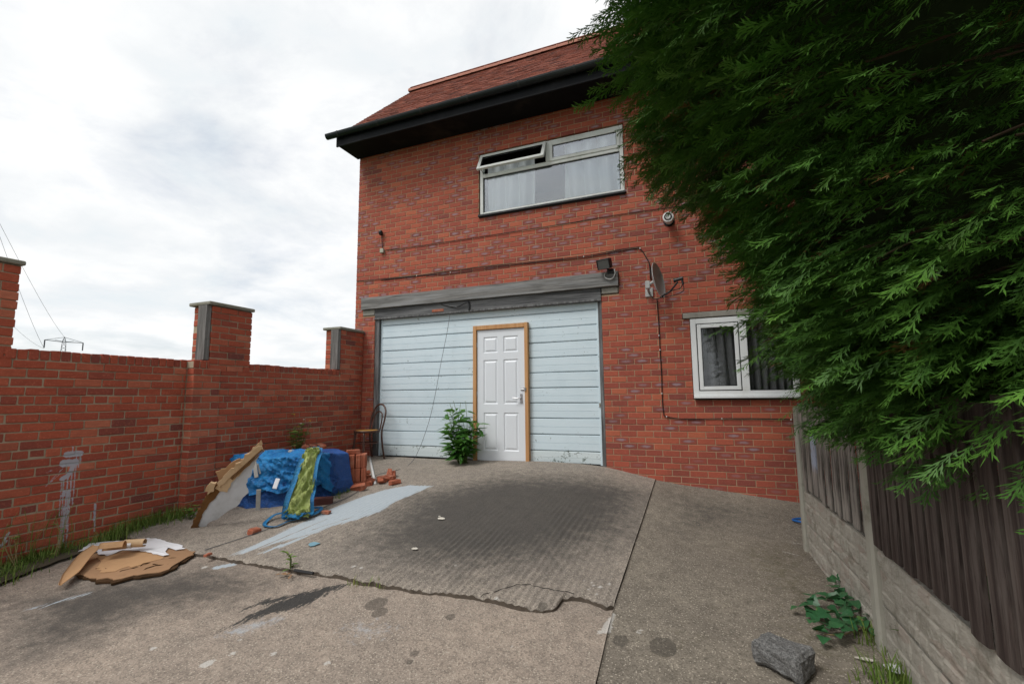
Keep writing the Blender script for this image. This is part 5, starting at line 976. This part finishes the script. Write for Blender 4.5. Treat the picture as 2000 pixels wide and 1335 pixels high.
# ------------------------------------------------------------------ bentwood chair
ch = empty('bentwood_chair', (-5.0, 6.22, float(g(-5.0, 6.22))), 'dark bentwood chair with a tan round seat in the wall corner', 'chair'); cz = float(g(-5.0, 6.22)); cc = np.array([-5.015, 6.20]); fa = math.radians(252); fw = np.array([math.cos(fa), math.sin(fa), 0]); sw = np.array([-fw[1], fw[0], 0]); C3 = np.array([cc[0], cc[1], cz])
def cp(f_, s_, z): return C3+fw*f_+sw*s_+np.array([0, 0, z])
obj('seat', *xf(lathe([(0, .462), (.12, .464), (.165, .470), (.168, .462), (0, .452)], 28), None, C3), 'cane', ch, True); obj('seat_ring', *xf(lathe([(.160, .432), (.196, .434), (.202, .452), (.196, .468), (.160, .466), (.160, .432)], 32), None, C3), 'chair_wood', ch, True)
for s_ in (-1, 1):
    obj('front_leg', *tube(spline([cp(.13, s_*.12, .44), cp(.145, s_*.135, .2), cp(.165, s_*.15, 0)], 4), [.017]*6+[.012]*3, 8), 'chair_wood', ch, True)
back = [cp(-.22, -.17, 0), cp(-.175, -.165, .25), cp(-.165, -.165, .46), cp(-.195, -.185, .62), cp(-.23, -.165, .76), cp(-.245, -.09, .845), cp(-.25, 0, .87), cp(-.245, .09, .845), cp(-.23, .165, .76), cp(-.195, .185, .62), cp(-.165, .165, .46), cp(-.175, .165, .25), cp(-.22, .17, 0)]
obj('back_hoop', *tube(spline(back, 6), .0145, 8), 'chair_wood', ch, True); obj('inner_hoop', *tube(spline([cp(-.165, -.105, .46), cp(-.19, -.115, .6), cp(-.215, -.09, .71), cp(-.225, 0, .755), cp(-.215, .09, .71), cp(-.19, .115, .6), cp(-.165, .105, .46)], 6), .0115, 8), 'chair_wood', ch, True)
obj('leg_ring', *tube([cp(.165*math.cos(a)-.015, .165*math.sin(a), .27) for a in np.linspace(0, 2*math.pi, 30)], .0095, 6), 'chair_wood', ch, True)
# ------------------------------------------------------------------ block, hose, pipe and scraps
bp = gp(1535, 1312); v, f = cbox((0, 0, 0), (.118, .095, .060), .018)
def subdiv_rough(vf, seed, amp, cuts=5):
    import bmesh
    bm = bmesh.new(); vs_ = [bm.verts.new(p) for p in vf[0]]
    for q in vf[1]: bm.faces.new([vs_[i] for i in q])
    bmesh.ops.subdivide_edges(bm, edges=bm.edges[:], cuts=cuts, use_grid_fill=True); bmesh.ops.triangulate(bm, faces=[x for x in bm.faces if len(x.verts) > 4]); bm.normal_update(); r = np.random.default_rng(seed)
    for w in bm.verts: w.co += w.normal*amp*(float(vnoise(np.array(w.co.x*22+w.co.z*9), np.array(w.co.y*22+w.co.z*17), seed))-.5)*2
    V = [tuple(w.co) for w in bm.verts]; bm.verts.index_update(); Fc = [[w.index for w in q.verts] for q in bm.faces]; bm.free(); return np.array(V), Fc
obj('concrete_block', *xf(subdiv_rough((v, f), 4, .022, 5), rotm('Z', -.55)@rotm('Y', .03), bp+[-.0, .06, .050]), 'lump', None, False, label='rough grey concrete block standing on the side strip', cat='block')
hp = gp(1566, 1018); obj('hose_loop', *tube([hp+np.array([.13*math.cos(a)+.05, .10*math.sin(a), .012+.004*math.sin(2*a)]) for a in np.linspace(.6, 5.9, 26)], .012, 8), 'hose', None, True, label='loop of blue hose on the ground behind the fence post', cat='hose')
obj('grey_pipe', *tube([gpz(1588, 1058, .016), gpz(1612, 1092, .016), gpz(1640, 1132, .018), gpz(1656, 1155, .018)], .013, 8), simple('grey_conduit', (.28, .27, .29), .6, .15, 10), None, True, label='thin grey conduit lying along the foot of the fence', cat='pipe')
def scrap(name, q, s_, mat, label, cat, seed, asp=.6, dz=.004):
    r = np.random.default_rng(seed); n = 9; c = gp(*q); P = [c+np.array([s_*math.cos(a)*r.uniform(.7, 1.2), s_*asp*math.sin(a)*r.uniform(.7, 1.2), 0]) for a in np.linspace(0, 2*math.pi, n, endpoint=False)]
    for p in P: p[2] = float(g(p[0], p[1]))+dz+r.uniform(0, .006)
    return obj(name, *prism(P, (0, 0, 1), .003), mat, None, label=label, cat=cat)
scrap('paint_flake', (613, 1064), .055, 'teal', 'teal paint flake on the slab below the blue spill', 'flake', 3, .8, .01); scrap('paper_scrap', (862, 1014), .035, 'chipw', 'pale scrap of paper on the middle of the slab', 'scrap', 4, .7, .01); scrap('paper_scrap', (810, 1073), .03, 'chipw', 'small pale chip on the lower part of the slab', 'scrap', 5, .7, .01)
scrap('paper_scrap', (1690, 1288), .05, 'chipw', 'thin pale scrap on the strip near the fence post', 'scrap', 6, .3, .004); scrap('litter', (1752, 1318), .05, 'torn_white', 'crumpled white litter in the weeds by the fence', 'litter', 7, .9, .03); scrap('paper_scrap', (858, 1010), .012, 'chipw', 'speck of paper beside the pale scrap on the slab', 'scrap', 9, .7, .01)
obj('plastic_strip', *tube([gpz(575, 1113, .0), gpz(612, 1119, .0)], .012, 6), 'black', None, label='short black plastic strip lying below the slab edge', cat='strip')
crk = [gp(*q)+[0, 0, .003] for q in ((938,1165),(945,1160),(980,1150),(1000,1144),(1035,1142),(1060,1148),(1082,1153),(1110,1156),(1122,1160))]; obj('slab_crack', *tube(densify(crk, .03, False, .004, 3), .0022, 5), 'gasket', None, label='thin dark curved crack in the slab near its broken corner', kind='structure')
# ------------------------------------------------------------------ plants
def leaf_mesh(name, L, w, mat, tone_, lobes=None, fold=.25, droop=.25):
    V, Fc = [], []; ts = np.linspace(0, 1, 6)
    for t in ts:
        ww = w*math.sin(math.pi*min(1, .08+t*.92))**.8*(1-.25*t) if lobes is None else w*lobes(t); z = -droop*L*t*t; V += [(-ww, L*t, z+fold*ww), (0, L*t, z), (ww, L*t, z+fold*ww)]
    for i in range(5): Fc += [[i*3, i*3+1, i*3+4, i*3+3], [i*3+1, i*3+2, i*3+5, i*3+4]]
    return mk(name, V, Fc, mat, False, {'bc': ('FLOAT', np.full(len(V), tone_))})
def aim(d, roll=0.0):
    d = Vector(d).normalized(); s = d.cross(Vector((0, 0, 1))); s = s.normalized() if s.length > 1e-4 else Vector((1, 0, 0)); u = s.cross(d); R = Matrix((s, d, u)).transposed(); return (R@Matrix.Rotation(roll, 3, 'Y')).to_euler()
EL = [leaf_mesh('leaf', L, w, 'elder', t) for L, w, t in ((.12, .017, .3), (.105, .016, .6), (.09, .014, .85), (.13, .019, .45), (.08, .013, 1.0))]
b0 = np.array([-3.37, 6.33, float(g(-3.37, 6.33))]); bush = empty('elder_bush', b0, 'leafy green elder bush growing against the garage boards by the white door', 'bush'); rl = np.random.default_rng(21); nl = 0
for i in range(26):
    a = rl.uniform(0, 6.28); hgt = rl.uniform(.12, .82) if i > 5 else rl.uniform(.75, 1.0); sp_ = .10+.145*math.sin(min(1, hgt/.95)*2.6); top = b0+np.array([math.cos(a)*sp_*1.15, -abs(math.sin(a))*sp_*.9+.02, hgt*.98]); mid = (b0+top)/2+np.array([.03*rl.normal(), .0, .06]); st = spline([b0+np.array([.04*rl.normal(), .03*rl.normal(), 0]), mid, top], 5); st[:, 1] = np.minimum(st[:, 1], 6.47); obj('stem', *tube(st, [.006]*5+[.003]*(len(st)-5), 5), 'stem', bush, True)
    for k in range(4):
        p = st[int(len(st)*(.35+.16*k))-1]; ph = rl.uniform(0, 6.28)
        for j in range(3):
            if nl > 296: break
            az = ph+2.1*j+rl.normal(0, .3); d = np.array([math.cos(az), math.sin(az)*.8-.35, .25+rl.normal(0, .25)]); q = p+d*.02; q[1] = min(q[1], 6.46); d[1] = -abs(d[1]) if q[1] > 6.38 else d[1]; m = EL[rl.integers(3) if hgt < .45 else 1+rl.integers(4)]
            place('leaf', m, q, bush, aim(d, rl.normal(0, .5)), rl.uniform(1.4, 2.2)); nl += 1
IV = [leaf_mesh('leaf', L, w, 'ivy', t, lambda t: [.55, .95, .62, .5, .28, .02][int(round(t*5))], .15, .2) for L, w, t in ((.07, .042, .2), (.06, .036, .5), (.08, .046, .35), (.05, .03, 1.0))]
ivy = empty('ivy_plant', gp(1650, 1215), 'ivy clump spreading from the foot of the fence onto the strip', 'ivy'); iv0 = [(1640,1150),(1625,1160),(1655,1165),(1630,1180),(1600,1195),(1650,1190),(1615,1205),(1640,1210),(1665,1205),(1590,1200),(1610,1225),(1660,1222),(1680,1215),(1600,1240),(1630,1240),(1655,1240),(1690,1235),(1640,1255),(1625,1248),(1575,1195),(1605,1210),(1670,1190),(1645,1172),(1700,1225)]
for i, q in enumerate(iv0):
    for j in range(3): p = gp(q[0]+rl.normal(0, 9), q[1]+rl.normal(0, 7)); p[0] = min(p[0], .80); az = rl.uniform(0, 6.28); place('leaf', IV[rl.integers(4) if rl.random() < .3 else rl.integers(3)], p+[0, 0, rl.uniform(.02, .10)], ivy, aim((math.cos(az)-.3, math.sin(az)-.6, rl.normal(.1, .3)), rl.normal(0, .35)), rl.uniform(.8, 1.25))
for q in ([(1700,1225),(1650,1200),(1600,1198),(1572,1196)], [(1700,1225),(1660,1180),(1640,1150)], [(1700,1225),(1650,1245),(1610,1245)], [(1700,1225),(1640,1225),(1595,1238)]): obj('stem', *tube(spline([gpz(*k, .02) for k in q], 4), .003, 5), 'dry_stem', ivy, True)
def blades(pts, n, h, w, rng, lean=.5, tone_=(.0, .9), spread=.04):
    """curved grass blades: returns verts, quads, tones"""
    V, Fc, T_ = [], [], []
    for k in range(n):
        p = np.array(pts[rng.integers(len(pts))])+[rng.normal(0, spread), rng.normal(0, spread), 0]; p[2] = float(p[2]); a = rng.uniform(0, 6.28); H = h*rng.uniform(.45, 1.15); ln = lean*rng.uniform(.2, 1.2)*H; dx = np.array([math.cos(a), math.sin(a), 0]); s = np.array([-dx[1], dx[0], 0]); t = rng.uniform(*tone_); b = len(V)
        for u, ww in ((0, 1), (.35, .95), (.7, .65), (1, .08)): c = p+dx*ln*u*u+np.array([0, 0, H*(u-.25*u*u*ln/H)]); V += [c-s*w*ww, c+s*w*ww]; T_ += [t, t]
        Fc += [[b+2*i, b+2*i+1, b+2*i+3, b+2*i+2] for i in range(3)]
    return np.array(V), Fc, np.array(T_)
def grass(name, px, n, h, w, label, seed, mat='grass', lean=.6, spread=.04, tn=(0, .9), kind='stuff', cat=None, maxx=None, minx=None):
    rng = np.random.default_rng(seed); P = [gp(*q)-[0, 0, .035] for q in px]
    v, f, t = blades(P, n, h, w, rng, lean, tn, spread)
    if minx is not None: v[:, 0] = np.maximum(v[:, 0], minx+rng.uniform(0, .01, len(v)))
    return obj(name, v, f, mat, None, False, {'bc': ('FLOAT', t)}, label=label, kind=kind, cat=cat)
wl_ = lambda y0, y1, n, off=.06: [(S1+off+.06*math.sin(7.3*t), t) for t in np.linspace(y0, y1, n)]
def grass_w(name, xy, n, h, w, label, seed, **k):
    rng = np.random.default_rng(seed); P = [np.array([x, y, float(g(x, y))-.035]) for x, y in xy]; v, f, t = blades(P, n, h, w, rng, k.get('lean', .6), k.get('tn', (0, .9)), k.get('spread', .04)); v[:, 0] = np.maximum(v[:, 0], S1+.004+rng.uniform(0, .01, len(v))); return obj(name, v, f, k.get('mat', 'grass'), None, False, {'bc': ('FLOAT', t)}, label=label, kind='stuff')
grass_w('grass', wl_(2.95, 3.58, 20, .12), 900, .17, .003, 'dense green grass and weeds at the foot of the wall behind the white sheet', 3, spread=.07); grass_w('grass', wl_(2.0, 2.5, 14, .12)+wl_(1.2, 2.2, 14, .3), 900, .10, .003, 'low grass and moss along the wall at the lower left', 4, spread=.08); grass_w('grass', wl_(2.4, 3.0, 20, .07), 420, .12, .0028, 'thin weeds between the hardboard and the wall', 5, spread=.045, tn=(.2, .95))
grass_w('grass', wl_(1.9, 2.7, 14, .05), 70, .42, .0022, 'tall pale grass stalks against the wall at the left', 6, spread=.04, tn=(.4, 1.0), lean=.35)
def soil_bed(name, pts, label):
    P = densify(pts, .04, True, .012, 5); z = g(P[:, 0], P[:, 1])-.012; tri = tessellate_polygon([[Vector((p[0], p[1], 0)) for p in P]]); V = np.column_stack([P, z]); f = []
    for t in tri:
        a, b, c = V[list(t)]; f.append(list(t) if np.cross(b-a, c-a)[2] > 0 else list(t)[::-1])
    return obj(name, V, f, 'soil', None, label=label, kind='structure')
soil_bed('soil', [(-5.47, 1.0), (-5.0, 1.0), (-4.95, 1.7), (-5.15, 2.3), (-5.28, 3.0), (-5.30, 3.4), (-5.47, 3.6)], 'strip of dark soil along the foot of the wall')
grass('grass', [(655,968),(665,965),(672,962),(660,972),(680,960)], 160, .09, .0028, 'small grass tuft beside the dark brick', 7, spread=.03); grass('grass', [(1740,1262),(1725,1258),(1700,1250),(1750,1270)], 150, .16, .003, 'grass tuft round the foot of the concrete fence post', 8, spread=.04, tn=(.2, 1)); grass('grass', [(1765,1325),(1745,1330),(1785,1332),(1720,1330)], 150, .16, .004, 'coarse grass in front of the gravel board at the lower right', 9, spread=.05); grass('grass', [(980,1152),(968,1150),(985,1149)], 40, .035, .003, 'tiny green sprout in the slab crack', 10, spread=.012, tn=(.1, .5)); grass('grass', [(690,1132),(720,1134),(740,1136)], 18, .07, .003, 'thin grass blades hanging over the slab edge', 12, spread=.02, tn=(.5, 1)); grass('grass', [(690,1135),(745,1138)], 12, .05, .0025, 'few dry blades below the slab edge', 13, spread=.02, tn=(.6, 1))
WM = [leaf_mesh('leaf', L, w, 'weed', t) for L, w, t in ((.06, .013, .1), (.05, .011, .4), (.045, .010, .7), (.035, .009, 1.0))]
def weed(name, base, h, label, n, seed, spread=.1, lsc=1.0, flowers=None, dry=False):
    r = np.random.default_rng(seed); t = empty(name, base, label, 'weed'); 
    for i in range(n):
        a = r.uniform(0, 6.28); H = h*r.uniform(.6, 1.05); top = base+np.array([math.cos(a)*spread*r.uniform(.3, 1), math.sin(a)*spread*r.uniform(.3, 1), H]); st = spline([base+np.array([r.normal(0, .01), r.normal(0, .01), -.03]), (base+top)/2+np.array([r.normal(0, .02), r.normal(0, .02), H*.06]), top], 6); obj('stem', *tube(st, [.0035]*7+[.002]*(len(st)-7), 5), 'dry_stem' if dry else 'stem', t, True)
        for k in range(int(9*lsc)): p = st[1+r.integers(len(st)-1)]; az = r.uniform(0, 6.28); place('leaf', WM[r.integers(4)], p, t, aim((math.cos(az), math.sin(az), .35), r.normal(0, .4)), r.uniform(.7, 1.4)*(1.5 if name == 'flowering_weed' and lsc > 1 else 1))
        if flowers: obj('flower', *xf(lathe([(0, -.006), (.012, 0), (.010, .008), (0, .010)], 8), None, top), flowers if i % 3 else 'seed', t)
    return t
weed('weed', gp(516, 985)+[0, .02, 0], .34, 'green weed growing in front of the tarpaulin beside the grey stake', 3, 31, .05, 1.4); weed('weed', gp(548, 985)+[0, .03, 0], .16, 'low leafy weed under the tarpaulin hem', 3, 32, .06, 1); weed('weed', gp(567, 1108), .13, 'small yellow green weed growing from the slab edge', 2, 33, .04, .9); weed('flowering_weed', np.array([-5.20, 4.98, .58]), .52, 'bushy weed behind the tarpaulin against the wall', 12, 34, .17, 1.9); weed('flowering_weed', np.array([-5.22, 5.05, .58]), .72, 'tall thin weed with yellow flowers behind the tarpaulin', 5, 35, .16, .35, 'yellow', True)
weed('weed', gp(372, 1012)+[0, .0, 0], .16, 'green weed by the brick pier at the foot of the leaning board', 5, 36, .09, 1.2); weed('weed', np.array([-5.36, 2.25, .10]), .40, 'tall thin weed against the wall at the left edge', 4, 37, .10, .5, None, True); weed('weed', np.array([-5.36, 2.52, .12]), .36, 'dry thin weed under the grey paint splash', 3, 38, .10, .4, None, True)
weed('weed', gp(1800, 1330), .30, 'tall plantain weed with brown seed heads by the gravel board', 3, 39, .06, .6, 'seed'); 
for i in range(7): p = gp(565+RNG.normal(0, 10), 1117+RNG.normal(0, 4)); tag(place('dead_leaf', leaf_mesh('leaf', .04, .012, 'deadleaf', .5), p+[0, 0, -.01], None, aim((RNG.normal(), RNG.normal(), .2))), 'dead brown leaf in the litter below the slab edge weed', 'leaf', 'dead leaves by the slab edge')
# ------------------------------------------------------------------ pylon and power lines far behind the wall
pd = ray(122, 700); pdir = np.array([pd[0], pd[1], 0])/math.hypot(pd[0], pd[1]); PD = 260.; px_m = 1/FPX*PD*math.cos(math.atan((122-1000)/FPX))**0; base = pdir*PD; axis = np.array([-pdir[1], pdir[0], 0]); dep = PD*(pdir@CF[:]) ; mpp = dep/FPX
def pylp(dx, ypx): q = ray(122, ypx); t = PD/math.hypot(q[0], q[1]); return np.array([base[0], base[1], CAMZ+q[2]*t])+axis*(-dx*mpp)
py = empty('pylon', (base[0], base[1], -.4), 'distant lattice electricity pylon standing behind the brick wall', 'pylon'); top = pylp(0, 658); arm_z = pylp(0, 666)[2]; T0 = top[2]; hw = lambda z: .5+(arm_z-z)*.055 if z < arm_z else max(.05, .5*(T0-z)/(T0-arm_z)); depth = np.cross(axis, [0, 0, 1]); tb = []
zl = [-.4, 8, 14, 19, 23, 26, arm_z-3, arm_z, T0]; zl = sorted(zl)
cor = lambda z, a, b: np.array([base[0], base[1], z])+axis*a*hw(z)+depth*b*hw(z)
for z0, z1 in zip(zl, zl[1:]):
    for a in (-1, 1):
        for b in (-1, 1): tb.append(tube([cor(z0, a, b), cor(z1, a, b)], .10, 4, False))
        tb += [tube([cor(z0, a, -1), cor(z1, a, 1)], .06, 4, False), tube([cor(z0, -a, 1), cor(z1, a, 1)], .06, 4, False)]
obj('tower', *join(*tb), 'pylon', py); arms = []; tips = []
for sx, dpx in ((-1, -27.5), (1, 28)):
    tip = pylp(dpx, 665 if sx < 0 else 667); tips.append(tip); arms += [tube([np.array([base[0], base[1], arm_z-.3])+axis*0, tip], .13, 4), tube([top, tip], .07, 4), tube([np.array([base[0], base[1], arm_z-.3]), tip*.5+np.array([base[0], base[1], (arm_z+T0)/2])*.5], .05, 4)]
obj('arm', *join(*arms), 'pylon', py)
for tip in tips: obj('insulator', *tube([tip, tip-[0, 0, 3.2]], .22, 6), 'pylon', py)
for (a, e, lb) in ((tips[0]-[0, 0, 3.2], (0, 425, 70.), 'power line from the left pylon arm rising out to the left'), (top, (3, 440, 70.), 'power line from the pylon top rising to the upper left'), (tips[0]-[0, 0, 3.4], (12, 620, 110.), 'lower power line seen between the left pier and the pylon')):
    q = ray(e[0]-40, e[1]-(75 if e[1] < 500 else 40)); t = e[2]/math.hypot(q[0], q[1]); b = np.array([0, 0, CAMZ])+q*t; u_ = np.linspace(0, 1, 24)[:, None]; ln = a+(b-a)*u_; ln[:, 2] -= 2.0*(1-(2*u_[:, 0]-1)**2)*.6; obj('power_line', *tube(ln, np.linspace(.05, .016, 24), 4, False), 'pylon', None, label=lb, cat='cable', group='power lines')
